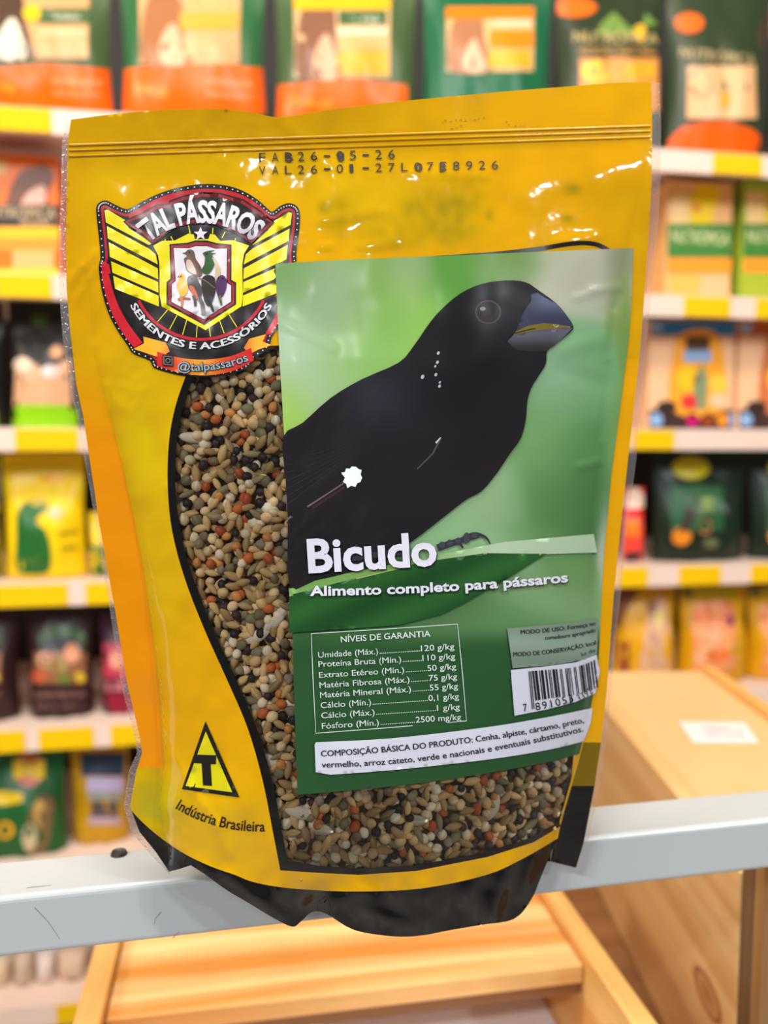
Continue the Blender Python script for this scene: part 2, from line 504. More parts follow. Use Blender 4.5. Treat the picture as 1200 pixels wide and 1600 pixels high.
OL = (74, 98, 58)
g = bird_bag(-45, 176, 'olive green bag with dark cream-chested bird and orange base, top shelf far left', OL, (-44, -30, 142, 92), (226, 170, 112),
             (88, 66, 52), (240, 226, 200),
             [((60, 14, 142, 38), (84, 110, 70)), ((60, 44, 142, 60), (238, 190, 140))], (-45, 104, 182, 176),
             [(0, 'EXTRUSADO', (84, 132), (164, 136), 9, (255, 190, 130)), (0, '5kg', (0, 142), (22, 143), 14, (255, 190, 60)), (0, 'SELEÇÃO', (84, 150), (160, 153), 8, (255, 180, 120))])
g.part('bird_beak', Art().blob(50, 22, 15, 13, (240, 196, 40), 4, grid=8))
nutro(g, 'Tucano', (74, 30), (132, 32), 11, (225, 215, 190))
g = bird_bag(188, 416, 'green bag with brown bird on tan panel, orange base, second from left on top shelf', (52, 106, 62), (214, -20, 378, 100), (236, 178, 124),
             (176, 116, 74), (238, 190, 150), [((280, 20, 376, 48), (250, 172, 70)), ((286, 52, 376, 90), (230, 172, 118))], (190, 102, 420, 178),
             [(0, 'EXTRUSADO', (322, 132), (398, 138), 9, (255, 190, 140)), (0, '5kg', (206, 146), (262, 148), 15, (255, 170, 70)), (0, 'SELEÇÃO', (322, 150), (396, 156), 8, (255, 180, 130))])
nutro(g, 'Sabiá', (296, 10), (368, 14), 14, (160, 190, 110))
g = bird_bag(428, 652, 'olive bag with brown bird and yellow stripes, third from left on top shelf', OL, (456, -10, 612, 122), (232, 190, 140),
             (140, 94, 70), (230, 180, 142), [((456, -4, 612, 16), (252, 190, 30)), ((528, 18, 606, 40), (70, 104, 60)), ((526, 80, 610, 118), (252, 172, 40)), ((526, 44, 608, 56), (244, 220, 180)), ((526, 60, 608, 78), (248, 176, 110))],
             (430, 128, 640, 190), [(0, '5kg', (450, 166), (520, 166), 14, (255, 165, 60))])
nutro(g, 'Curió', (536, 34), (594, 36), 11, (225, 225, 200))
g = bird_bag(658, 862, 'shiny emerald green bag with small orange bird panel, middle of the top shelf', (28, 104, 66), (694, 12, 836, 112), (240, 190, 130),
             (180, 122, 84), (240, 196, 160), [((694, 12, 836, 30), (252, 132, 20)), ((764, 48, 836, 76), (252, 140, 20)), ((762, 80, 832, 106), (252, 176, 40)), ((770, 32, 832, 42), (240, 210, 170))], None, [])
g = Goods('bird_food_bag', 'very dark green bag with cream lettering above yellow-orange window, behind pouch corner', 'bag', 866, 1034, -75, 'A', (46, 60, 36), .075, group='green bird food bags on the top shelf')
g.part('round_badge', Art().blob(893, 12, 38, 15, (246, 112, 14), 0, grid=10))
g.part('front_picture', Art().rect(902, 92, 1030, 175, (244, 160, 70), 0, 14).blob(930, 112, 26, 16, (255, 220, 60), 1).blob(1000, 112, 26, 12, (255, 180, 30), 1).blob(965, 98, 30, 8, (240, 150, 70), 1))
g.part('leaf_print', Art().poly([(935, 40), (958, 18), (985, 45), (1030, 40), (1010, 20), (1000, 55), (930, 58)], (120, 150, 70), 0, 14).blob(1001, 52, 10, 13, (245, 190, 30), 1))
nutro(g, 'NUTRÓPICA', (892, 66), (1030, 70), 17, (205, 180, 120)); g.part('brand_subline', Art().text('SELEÇÃO NATURAL', [(902, 84), (1028, 86)], 9, (215, 160, 90), 3, .02))
g = Goods('bird_food_bag', 'dark green bag with orange oval over bird panel and domed orange base, top shelf', 'bag', 1038, 1196, -75, 'A', (48, 64, 38), .075, group='green bird food bags on the top shelf')
g.part('round_badge', Art().blob(1074, 36, 24, 16, (248, 112, 30), 0, grid=10))
g.part('front_picture', Art().rect(1070, 104, 1182, 186, (240, 186, 130), 0, 14).blob(1092, 130, 20, 24, (170, 116, 80), 1).blob(1104, 164, 18, 22, (240, 196, 160), 2)
       .rect(1126, 120, 1182, 142, (96, 116, 70), 1).rect(1124, 144, 1182, 170, (250, 170, 60), 1))
g.part('bottom_band', Art().poly([(1038, 222), (1062, 200), (1100, 191), (1140, 191), (1175, 202), (1198, 226), (1198, 258), (1038, 254)], (252, 96, 8), 0, 14))
nutro(g, 'NUTRÓPICA', (1056, 90), (1180, 104), 17, (190, 165, 115))
g = Goods('bird_food_bag', 'sliver of a dark bag with red and blue print cut off at the right edge', 'bag', 1200, 1330, -75, 'A', (50, 58, 40), .075)
g.part('front_picture', Art().rect(1200, 20, 1216, 60, (245, 80, 40), 0, 14).rect(1200, 4, 1230, 20, (60, 110, 170), 0, 14))
# --- row B
g = Goods('seed_mix_carton', 'orange carton with brown bird above a black lettering band, left of pouch', 'box', -60, 93, 241, 'B', (250, 118, 16), .08, 'box')
g.part('bird_picture', Art().poly(spline([(14, 322), (14, 300), (30, 270), (50, 262), (70, 258), (84, 268), (84, 280), (76, 300), (70, 322)]), (120, 74, 48), 0).poly(spline([(34, 322), (46, 300), (66, 290), (72, 300), (66, 322)]), (236, 180, 160), 1)
       .poly([(-50, 250), (12, 250), (12, 275), (-50, 275)], (236, 170, 80), 0))
g.part('lettering_band', Art().rect(-60, 320, 93, 354, (48, 40, 32), 1))
nutro(g, 'NUTRÓPICA', (-30, 340), (88, 342), 18, (200, 172, 130)); g.part('brand_subline', Art().text('SELEÇÃO', [(32, 352), (80, 353)], 8, (220, 180, 130), 4, .02))
g.part('lower_print', Art().rect(-60, 355, 93, 372, (255, 190, 20), 1).rect(-60, 372, 93, 392, (250, 150, 40), 1).rect(20, 392, 84, 420, (248, 178, 110), 1).rect(-60, 420, 93, 436, (255, 200, 20), 1))


def canary_box(x0, x1, label, bird, top, low):
    g = Goods('seed_mix_carton', label, 'box', x0, x1, 283, 'B', top, .08, 'box', group='cartons on the second shelf')
    w = x1 - x0
    g.part('bird_picture', Art().poly(spline([(x0 + .38 * w, 352), (x0 + .36 * w, 322), (x0 + .42 * w, 296), (x0 + .62 * w, 288), (x0 + .82 * w, 300), (x0 + .72 * w, 330), (x0 + .66 * w, 352)]), bird, 0)
           .blob(x0 + .45 * w, 325, 6, 6, (240, 110, 20), 1).rect(x0 + .05 * w, 300, x0 + .34 * w, 350, (255, 214, 140), 0))
    g.part('lettering_band', Art().rect(x0, 350, x1, 402, (66, 128, 52), 1))
    nutro(g, 'NUTRÓPICA', (x0 + .06 * w, 378), (x0 + .94 * w, 383), 19, (215, 215, 160))
    g.part('lower_print', Art().rect(x0, 404, x1, 426, (250, 156, 40), 1).rect(x0 + .05 * w, 428, x0 + .5 * w, 470, (252, 186, 90), 1).rect(x0 + .5 * w, 432, x0 + .95 * w, 470, (250, 190, 140), 1) if low is None else
           Art().rect(x0, 404, x1, 426, (250, 156, 40), 1).rect(x0, 432, x1, 470, low, 1))


canary_box(1042, 1144, 'carton with yellow canary above green lettering band, second shelf right of pouch', (255, 214, 10), (250, 190, 120), None)
canary_box(1160, 1262, 'lime green carton with green lettering band, cut off at right of second shelf', (250, 214, 10), (168, 196, 60), (170, 184, 50))
# --- row C
for i, (x0, x1, lab) in enumerate([(-110, 9, 'black pouch with lime green base cut off at the left edge of third shelf'), (16, 122, 'black pouch with pale bird picture and lime green base, third shelf left of pouch')]):
    g = Goods('pet_food_pouch', lab, 'pouch', x0, x1, 470, 'C', (34, 32, 30), .06, group='black pouches with lime green bases')
    o = x0 - 16
    g.part('front_picture', Art().poly([(20 + o, 634), (22 + o, 575), (45 + o, 562), (70 + o, 580), (112 + o, 560), (114 + o, 634)], (222, 170, 130), 0, 12)
           .blob(34 + o, 570, 15, 12, (236, 206, 180), 1).blob(90 + o, 550, 10, 10, (230, 160, 110), 1).blob(80 + o, 580, 14, 10, (225, 215, 215), 1))
    g.part('bottom_band', Art().poly([(16 + o, 640), (30 + o, 631), (105 + o, 631), (122 + o, 640), (122 + o, 668), (16 + o, 668)], (142, 206, 20), 0, 12))
    g.part('leaf_print', Art().blob(62 + o, 500, 14, 10, (60, 90, 30), 0))


def fruit_box(x0, x1, label, head, frame):
    g = Goods('parrot_food_carton', label, 'box', x0, x1, 502, 'C', (246, 196, 150), .08, 'box', group='cartons on the third shelf')
    w = x1 - x0; X = lambda f: x0 + f * w
    g.part('top_band', Art().rect(x0, 502, x1, 524, head, 1).blob(X(.08), 512, 10, 8, (150, 190, 225), 2))
    p = Art().poly(spline([(X(.26), 640), (X(.3), 540), (X(.42), 518), (X(.7), 516), (X(.84), 540), (X(.86), 640)]), frame, 2)
    p.rect(X(.42), 526, X(.7), 548, (90, 62, 46), 3).rect(X(.4), 548, X(.72), 566, (150, 180, 220), 3)
    p.poly([(X(.5), 640), (X(.52), 590), (X(.62), 568), (X(.68), 590), (X(.66), 640)], (130, 150, 110), 3).blob(X(.8), 600, 14, 16, (230, 200, 70), 3).blob(X(.44), 590, 16, 20, (250, 196, 40), 3)
    g.part('front_picture', p)
    q = Art().rect(x0, 640, x1, 672, (64, 44, 40), 1)
    for fx, c in ((.08, (140, 180, 225)), (.3, (70, 50, 46)), (.5, (200, 20, 110)), (.68, (150, 70, 40)), (.86, (235, 150, 40)), (.98, (130, 180, 225))): q.blob(X(fx), 656, 10, 11, c, 2)
    q.blob(X(.46), 628, 13, 12, (220, 60, 60), 4).blob(X(.8), 626, 14, 12, (246, 200, 160), 4).blob(X(.2), 636, 16, 10, (60, 44, 40), 4)
    g.part('fruit_print', q)


fruit_box(1014, 1148, 'carton with blue top band and yellow fruit print, third shelf right of pouch', (46, 130, 190), (250, 170, 50))
fruit_box(1154, 1290, 'carton with brown top band and orange print, cut off right on third shelf', (190, 96, 40), (214, 120, 70))
# --- row D
g = Goods('parrot_food_bag', 'yellow bag with a large green parrot, fourth shelf left of pouch', 'bag', 6, 134, 708, 'D', (246, 206, 12), .07)
g.part('parrot_picture', Art().poly(spline([(26, 890), (24, 840), (26, 800), (44, 782), (62, 780), (76, 792), (60, 806), (58, 818), (72, 830), (80, 860), (76, 892), (50, 897)]), (38, 104, 44), 0, 12)
       .blob(60, 784, 16, 7, (190, 170, 60), 1).blob(50, 862, 14, 22, (70, 116, 40), 1))
g.part('parrot_cheek', Art().blob(88, 800, 12, 9, (250, 200, 160), 1)); g.part('bag_title', Art().blob(82, 748, 18, 5, (250, 170, 20), 1))
g.part('bag_lettering', Art().text('PAPAGAIO', [(94, 838), (126, 832)], 7, (120, 110, 20), 2, .02).text('MIX', [(98, 862), (126, 858)], 8, (130, 120, 30), 2, .02))
g = Goods('parrot_food_bag', 'bag with round grey badge cut off at left edge of fourth shelf', 'bag', -120, 3, 716, 'D', (200, 180, 40), .07)
g.part('round_badge', Art().blob(-4, 760, 30, 28, (150, 140, 110), 0, grid=10)); g.part('lower_print', Art().rect(-110, 800, 3, 898, (70, 70, 40), 0, 12))
g = Goods('seed_pouch', 'narrow yellow and green pouch between parrot bag and the clear seal', 'pouch', 138, 170, 800, 'D', (226, 190, 20), .04)
g.part('lower_print', Art().rect(140, 850, 170, 898, (40, 100, 50), 0, 10))
for i, (x0, x1, lab) in enumerate([(1018, 1162, 'dark green pouch with yellow oval badge, fourth shelf right of pouch'), (1168, 1312, 'dark green pouch with yellow oval badge, cut off at right edge of fourth shelf')]):
    g = Goods('pellet_pouch', lab, 'pouch', x0, x1, 705, 'D', (26, 42, 28), .08, group='dark green pouches with yellow ovals')
    o = x0 - 1018
    g.part('oval_badge', Art().blob(1079 + o, 731, 30, 18, (206, 190, 14), 0, grid=10))
    p = Art().rect(1044 + o, 758, 1130 + o, 830, (44, 90, 56), 0, 12).blob(1062 + o, 838, 16, 14, (232, 136, 30), 1).blob(1100 + o, 822, 11, 12, (214, 112, 40), 1).blob(1080 + o, 790, 13, 12, (84, 50, 64), 1)
    p.rect(1094 + o, 776, 1116 + o, 800, (130, 150, 90), 1).blob(1110 + o, 848, 12, 8, (110, 116, 80), 1).poly([(1060 + o, 828), (1074 + o, 792), (1082 + o, 800), (1072 + o, 832)], (70, 44, 50), 1)
    g.part('front_picture', p)
g = Goods('sauce_bottle', 'red and orange bottle with pale cap, partly hidden behind the pouch edge', 'bottle', 974, 1005, 762, 'D', (240, 70, 60), .035)
g.part('cap', Art().poly(spline([(976, 792), (980, 768), (992, 762), (1003, 770), (1005, 792)]), (250, 214, 190), 0, 8))
g.part('collar_label', Art().rect(974, 794, 1005, 806, (235, 6, 10), 0, 8)); g.part('front_label', Art().rect(974, 812, 1000, 838, (250, 130, 20), 0, 8)); g.part('base_band', Art().rect(974, 862, 1005, 878, (24, 40, 34), 0, 8))
# --- row E
for i, (x0, x1, lab) in enumerate([(-90, 30, 'dark maroon bag with small yellow label, cut off at left edge of fifth shelf'), (44, 146, 'dark maroon bag with green oval and food picture, fifth shelf left of pouch')]):
    g = Goods('pet_food_bag', lab, 'bag', x0, x1, 938, 'E', (56, 32, 34), .07, group='dark maroon bags on the fifth shelf')
    o = x0 - 44
    g.part('green_oval', Art().blob(98 + o, 1000, 40, 24, (56, 88, 32), 0, grid=10).blob(98 + o, 1008, 34, 14, (40, 40, 40), 1, grid=10))
    p = Art().rect(52 + o, 1018, 138 + o, 1068, (150, 100, 66), 2, 12).blob(114 + o, 1020, 13, 16, (220, 150, 110), 3).blob(88 + o, 1040, 16, 12, (150, 140, 60), 3).blob(60 + o, 1056, 13, 10, (206, 90, 60), 3)
    p.blob(126 + o, 1058, 10, 8, (226, 190, 40), 3).blob(102 + o, 1060, 14, 8, (110, 130, 50), 3).blob(70 + o, 1030, 12, 12, (226, 160, 130), 3)
    g.part('food_picture', p)
    g.part('bag_lettering', Art().text('SUPER PREMIUM', [(52 + o, 1090), (136 + o, 1088)], 9, (150, 110, 96), 2, .02).text('10,1 kg', [(56 + o, 1106), (120 + o, 1104)], 7, (140, 100, 90), 2, .02))
g = Goods('pet_food_bag', 'magenta and dark purple bag beside the left pouch edge, fifth shelf', 'bag', 158, 222, 958, 'E', (70, 34, 50), .06)
g.part('front_picture', Art().rect(160, 1004, 220, 1060, (190, 60, 80), 0, 12).rect(164, 1064, 220, 1080, (200, 110, 120), 0, 12).rect(160, 1084, 220, 1124, (150, 18, 50), 0, 12).blob(182, 1030, 12, 16, (226, 140, 110), 1))
for i, (x0, x1, lab) in enumerate([(958, 1052, 'yellow pouch with slim clear window of seeds beside pouch edge, fifth shelf'), (1058, 1162, 'yellow pouch with orange and pink food window, middle of fifth shelf right'), (1164, 1268, 'yellow pouch with orange seed window, cut off at right edge of fifth shelf')]):
    g = Goods('fruit_mix_pouch', lab, 'pouch', x0, x1, 908 + 4 * i, 'E', (218, 158, 16), .08, group='yellow window pouches on the fifth shelf')
    o = x0 - 1058
    if i == 0:
        p = Art().poly(spline([(1000, 1050), (1006, 990), (1016, 950), (1032, 930), (1044, 960), (1046, 1050)]), (220, 170, 130), 0, 12).poly([(958, 918), (1000, 918), (975, 960), (960, 985)], (130, 74, 40), 0, 12)
        p.blob(1020, 950, 10, 10, (130, 90, 80), 1).blob(1030, 965, 8, 14, (244, 216, 130), 1).blob(1020, 1010, 10, 26, (206, 160, 130), 1).rect(960, 1000, 980, 1050, (150, 70, 40), 0, 12)
    else:
        p = Art().poly(spline([(1076 + o, 1046), (1076 + o, 980), (1086 + o, 948), (1116 + o, 938), (1146 + o, 950), (1150 + o, 1000), (1142 + o, 1046)]), (238, 150, 96), 0, 12)
        p.blob(1134 + o, 955, 9, 14, (226, 64, 90), 1).blob(1096 + o, 960, 16, 12, (240, 126, 50), 1).blob(1140 + o, 970, 8, 9, (120, 50, 90), 1).blob(1104 + o, 1000, 20, 14, (244, 180, 140), 1).blob(1122 + o, 1024, 18, 10, (236, 116, 50), 1)
        p.blob(1090 + o, 1020, 12, 14, (242, 190, 150), 1).blob(1114 + o, 978, 16, 10, (230, 140, 90), 1).blob(1134 + o, 1000, 10, 14, (240, 170, 120), 1)
        p.rect(1062 + o, 918, 1150 + o, 934, (196, 176, 20), 0, 12).blob(1074 + o, 926, 9, 8, (130, 110, 40), 1)
    g.part('clear_window', p)
# --- row F
g = Goods('seed_pouch', 'green stand-up pouch with round red and yellow emblem on the lowest left shelf', 'pouch', -30, 104, 1166, 'F', (30, 92, 42), .07, recess=.07)
g.part('round_emblem', Art().blob(46, 1202, 24, 27, (206, 100, 70), 0).rect(21, 1186, 37, 1216, (240, 200, 20), 1).rect(55, 1186, 71, 1216, (240, 200, 20), 1).blob(46, 1202, 11, 13, (230, 190, 60), 2))
g.part('name_banner', Art().poly(spline([(-10, 1236), (32, 1238), (36, 1246), (30, 1254), (-10, 1256)]), (236, 196, 20), 0))
g.part('bird_picture', Art().poly(spline([(40, 1330), (44, 1280), (56, 1250), (72, 1240), (86, 1256), (84, 1290), (70, 1330)]), (120, 96, 60), 0).blob(47, 1308, 12, 22, (206, 190, 150), 1).blob(78, 1258, 12, 20, (90, 64, 56), 1).blob(64, 1270, 10, 22, (190, 150, 80), 1).blob(8, 1296, 14, 14, (236, 170, 20), 1))
g = Goods('seed_pouch', 'yellow-sided pouch with dark blue top and lilac label on the lowest left shelf', 'pouch', 112, 202, 1160, 'F', (200, 150, 20), .06, recess=.09)
g.part('front_picture', Art().rect(126, 1176, 196, 1212, (44, 60, 84), 0, 12).rect(136, 1214, 194, 1236, (196, 176, 210), 0, 12).rect(138, 1236, 192, 1250, (160, 160, 140), 0, 12).rect(142, 1252, 186, 1276, (96, 80, 80), 0, 12).rect(138, 1276, 190, 1288, (190, 160, 170), 0, 12))
# --- row G
for i, (x0, x1, yt, c, lab) in enumerate([(-44, 18, 1492, (222, 196, 164), 'small beige packet at the left edge of the bottom shelf under rail'), (22, 56, 1470, (206, 178, 152), 'small tan packet second from left on bottom shelf under rail'),
                                          (58, 88, 1480, (226, 206, 196), 'small pinkish white packet third from left on bottom shelf under rail'), (90, 138, 1474, (214, 180, 150), 'small tan packet beside the pine crate on bottom shelf')]):
    g = Goods('treat_packet', lab, 'packet', x0, x1, yt, 'G', c, .04, group='small pale packets on the bottom shelf')
    g.part('front_picture', Art().blob((x0 + x1) / 2, 1530, (x1 - x0) * .3, 18, lerp(c, (255, 240, 225), .6), 0).blob((x0 + x1) / 2 + 3, 1560, (x1 - x0) * .25, 9, lerp(c, (120, 90, 70), .4), 0))

# ------------------------------------------------------------------ table, crates
ZT = CAM.z - .402
tb = thing('display_table', 'brown wooden table top under the pine crates', 'table', (0.30, .62, 0))
box('table_top', (-.385, -.335, ZT - .025), (.60, .33, ZT - .0005), M_TABLE, tb, .002)
for sx in (-.34, .55):
    for sy in (-.27, .30): box('leg', (sx - .02, sy - .02, 0), (sx + .02, sy + .02, ZT - .025), M_TABLE, tb)

zA = CAM.z - .29
XA0, XA1, YA0, YA1 = on_z(146, 1483, zA).x, on_z(1029, 1600, zA).x, .33, .575
YL = on_z(927, 1506, zA - .007).y

cr = thing('wooden_crate', 'low pine crate with slid-back plank lid below the rail', 'crate', (0.064, .45, ZT), 'pine crates')
ox, oy, oz = cr.location


def cbox(n, lo, hi, m, par, bev=.0012): return box(n, (lo[0] - ox, lo[1] - oy, lo[2] - oz), (hi[0] - ox, hi[1] - oy, hi[2] - oz), m, par, bev)


cbox('side_board', (XA0, YA0, ZT), (XA0 + .0135, YA1, zA), M_PINEY, cr)
cbox('side_board', (XA1 - .0125, YA0, ZT), (XA1, YA1, zA), M_PINEY, cr)
cbox('end_board', (XA0 + .0138, YA1 - .012, ZT), (XA1 - .0128, YA1, zA - .02), M_PINE, cr)
cbox('end_board', (XA0 + .0138, YA0, ZT), (XA1 - .0128, YA0 + .012, zA - .03), M_PINE, cr)
cbox('plank_lid', (XA0 + .014, YL, zA - .018), (XA1 - .013, .585, zA - .007), M_PINE, cr)
cbox('lid_shadow_lip', (XA0 + .014, YL + .003, zA - .026), (XA1 - .013, YL + .02, zA - .0182), M_TABLE, cr, .0006)  # dark wood strip added as the shadow under the lid's front edge
cbox('white_bottom_panel', (XA0 + .0138, YA0 + .012, zA - .075), (XA1 - .0128, YA1 - .012, zA - .070), M_WHITEP, cr)

cb = thing('wooden_crate', 'pine crate with recessed tan fibreboard lid, white sticker and knotty side', 'crate', (0, 0, CAM.z), 'pine crates', -PSI)
# local frame: x to the right of the viewer, y away from the viewer
L0, L1, D0, D1, H0, H1 = .192, .340, .430, .845, -.232, -.4015
box('side_board', (L0, D0, H1), (L0 + .012, D1, H0), M_KNOT, cb, .001)
box('side_board', (L1 - .012, D0, H1), (L1, D1, H0), M_PINEY, cb, .001)
box('end_board', (L0 + .0122, D0 + .004, H1), (L1 - .0122, D0 + .016, H0 - .02), M_PINE_SHADE, cb, .001)
box('end_board', (L0 + .0122, D1 - .014, H1), (L1 - .0122, D1 - .002, H0 - .02), M_PINE_SHADE, cb, .001)
box('fibreboard_lid', (L0 + .0122, D0 + .004, H0 - .012), (L1 - .0122, D1 - .002, H0 - .006), M_MDF, cb)
MI = Matrix.Rotation(-PSI, 4, 'Z').inverted()
st = [MI @ (on_z(x, y, CAM.z + H0 - .0055) - CAM) for x, y in ((1060, 1128), (1164, 1130), (1186, 1161), (1083, 1161))]
stk = link('paper_sticker', st + [p + Vector((0, 0, .0003)) for p in st], [(3, 2, 1, 0), (4, 5, 6, 7)] + [(i, (i + 1) % 4, 4 + (i + 1) % 4, 4 + i) for i in range(4)], M_PAPER, cb)
a = Art()
a.text('MADEIRA 12', [(1098, 1140), (1158, 1141)], 5, (150, 140, 160), 0).text('000123456', [(1104, 1150), (1164, 1151)], 5, (170, 160, 175), 0)
o = link('sticker_lettering', [MI @ (on_z(x, y, CAM.z + H0 - .0048) - CAM) for x, y, l in a.V], a.Fc, M_PRINT, stk, a.C)

pb = thing('wooden_board_box', 'aged pine box end at the lower right corner in front of the knotty crate', 'crate', (0, 0, CAM.z), None, -PSI)
box('front_board', (.170, .355, -.4015), (.27, .366, -.190), M_PINEG, pb, .001)
box('side_board', (.170, .3662, -.4015), (.27, .379, -.192), M_PINE_SHADE, pb, .001)

# ------------------------------------------------------------------ metal rail
Y0 = .280
ZR = on_y(560, 1347, Y0 + .009).z
ra = on_z(0, 1403, ZR); rb = on_z(1200, 1280, ZR)
rd = (rb - ra).normalized(); rz = math.atan2(rd.y, rd.x)
rl = thing('metal_rail', 'pale grey painted steel rail the seed pouch rests on', 'rail', Vector((0, ra.y - ra.x * rd.y / rd.x, 0)), None, rz)
RW = .0265
bm = bmesh.new(); bmesh.ops.create_cube(bm, size=1)
for v in bm.verts: v.co = Vector((-.5 + 1.6 * (v.co.x + .5), RW * (v.co.y + .5), ZR - .0215 + .0215 * (v.co.z + .5)))
bmesh.ops.bevel(bm, geom=[e for e in bm.edges if abs((e.verts[0].co - e.verts[1].co).x) > .1], offset=.0022, segments=4, profile=.5, affect='EDGES')
m = bpy.data.meshes.new('rail_tube'); bm.to_mesh(m); bm.free(); m.materials.append(M_RAIL)
o = bpy.data.objects.new('rail_tube', m); COL.objects.link(o); o.parent = rl
for x in (-.5, 1.07): box('post', (x, 0, 0), (x + .03, RW, ZR - .022), M_RAIL, rl, .002)
RI = (Matrix.Translation(rl.location) @ Matrix.Rotation(rz, 4, 'Z')).inverted()
bp = RI @ on_z(187, 1330, ZR)
bm = bmesh.new(); bmesh.ops.create_cone(bm, cap_ends=True, segments=24, radius1=.0031, radius2=.0026, depth=.0012)
bmesh.ops.translate(bm, verts=bm.verts, vec=(bp.x, min(bp.y, RW - .0035), ZR + .0006))
r = bmesh.ops.inset_region(bm, faces=[f for f in bm.faces if f.normal.z > .9], thickness=.0008, depth=-.0006)
m = bpy.data.meshes.new('bolt_head'); bm.to_mesh(m); bm.free(); m.materials.append(M_RUBBER)
o = bpy.data.objects.new('bolt_head', m); COL.objects.link(o); o.parent = rl
for pts in ([(42, 1387), (60, 1385), (80, 1383)], [(54, 1418), (75, 1440), (94, 1468)], [(252, 1425), (243, 1435), (241, 1446)], [(270, 1466), (280, 1456)]):
    a = Art().stroke(pts, 1.3, (100, 100, 98), 0, .5)
    top = pts[0][1] < 1400
    V = []
    for x, y, l in a.V:
        if top: q = RI @ on_z(x, y, ZR + .00008)
        else:
            c = RI @ CAM; dd = RI.to_3x3() @ ray(x, y); q = c + dd * ((-.00008 - c.y) / dd.y)
        V.append(q)
    link('scratch', V, a.Fc, M_SCR, rl)

# ------------------------------------------------------------------ the seed pouch: one surface
XL = interp([(120, 108), (250, 118), (400, 135), (560, 150), (700, 185), (800, 208), (900, 226), (1000, 240), (1100, 250), (1200, 256), (1260, 250), (1330, 262), (1470, 262)])
XR = interp([(120, 1015), (250, 1012), (400, 978), (450, 962), (560, 948), (640, 941), (730, 936), (830, 925), (930, 928), (1030, 936), (1105, 924), (1180, 907), (1283, 877), (1325, 868), (1470, 868)])
BM = interp([(230, 0), (300, .002), (420, .006), (560, .011), (800, .018), (1000, .022), (1200, .0245), (1320, .0252), (1400, .0245), (1470, .021)])
CREASES = [  # x0 y0 x1 y1 width height(mm)
    (945, 500, 950, 560, 5, .8), (950, 560, 938, 640, 4, .6), (905, 730, 935, 722, 6, 1.1), (935, 722, 941, 690, 4, .8), (941, 690, 932, 650, 4, .6),
    (925, 452, 972, 450, 6, .8), (972, 450, 960, 480, 6, -.8), (880, 545, 940, 530, 14, .8), (880, 580, 940, 600, 14, -.7), (900, 465, 935, 455, 5, .6),
    (440, 505, 520, 545, 7, .35), (270, 700, 330, 800, 10, .5), (262, 760, 300, 790, 5, .6), (268, 790, 310, 850, 6, .5), (150, 540, 170, 640, 6, .7), (165, 600, 190, 640, 5, .6),
    (270, 1180, 300, 1230, 7, .9), (300, 1230, 340, 1290, 6, 1.0), (340, 1290, 357, 1335, 6, 1.1), (500, 345, 600, 330, 8, .6), (560, 385, 620, 380, 5, .7), (500, 385, 520, 384, 5, .7),
    (870, 378, 930, 372, 8, .9), (640, 270, 760, 275, 6, .5), (820, 300, 1000, 250, 30, .6), (430, 180, 520, 260, 10, .6), (330, 175, 350, 250, 10, .5), (230, 190, 260, 260, 8, .4),
    (110, 440, 150, 395, 6, .7), (118, 470, 155, 415, 5, .6), (700, 790, 712, 1000, 60, .4), (480, 1425, 520, 1380, 14, -2.0), (520, 1410, 570, 1395, 10, 1.0), (690, 1370, 680, 1450, 30, 1.0), (760, 1360, 800, 1380, 14, .8),
    (590, 1380, 610, 1440, 20, -1.8), (800, 1345, 770, 1430, 12, 2.2), (700, 1400, 745, 1440, 16, -2.0), (560, 1420, 640, 1445, 10, 1.8), (350, 1365, 440, 1430, 9, 1.6), (830, 1345, 812, 1400, 8, 1.6), (230, 1290, 330, 1360, 8, .8), (260, 960, 275, 1100, 8, .5), (400, 1290, 470, 1370, 16, .4), (215, 1230, 240, 1190, 5, .5), (222, 1255, 236, 1220, 5, .5),
]


def zipy(x): return 235 - (x - 100) * .033


TEXTURED = [(330, 215, 130, 60, .0004, 11), (960, 210, 60, 14, .0004, 9), (130, 430, 28, 46, .0005, 9), (228, 1232, 26, 44, .0004, 8), (500, 250, 60, 40, .0003, 12), (195, 600, 40, 60, .0004, 14),
            (640, 1400, 200, 50, .0005, 22), (290, 1300, 60, 60, .0004, 14), (720, 300, 60, 30, .0002, 14)]


def slack(x, y):                              # wave of the empty top edge
    return .006 * smooth((300 - y) / 250) * math.sin((x - 100) / 930 * 4.6 + .4)


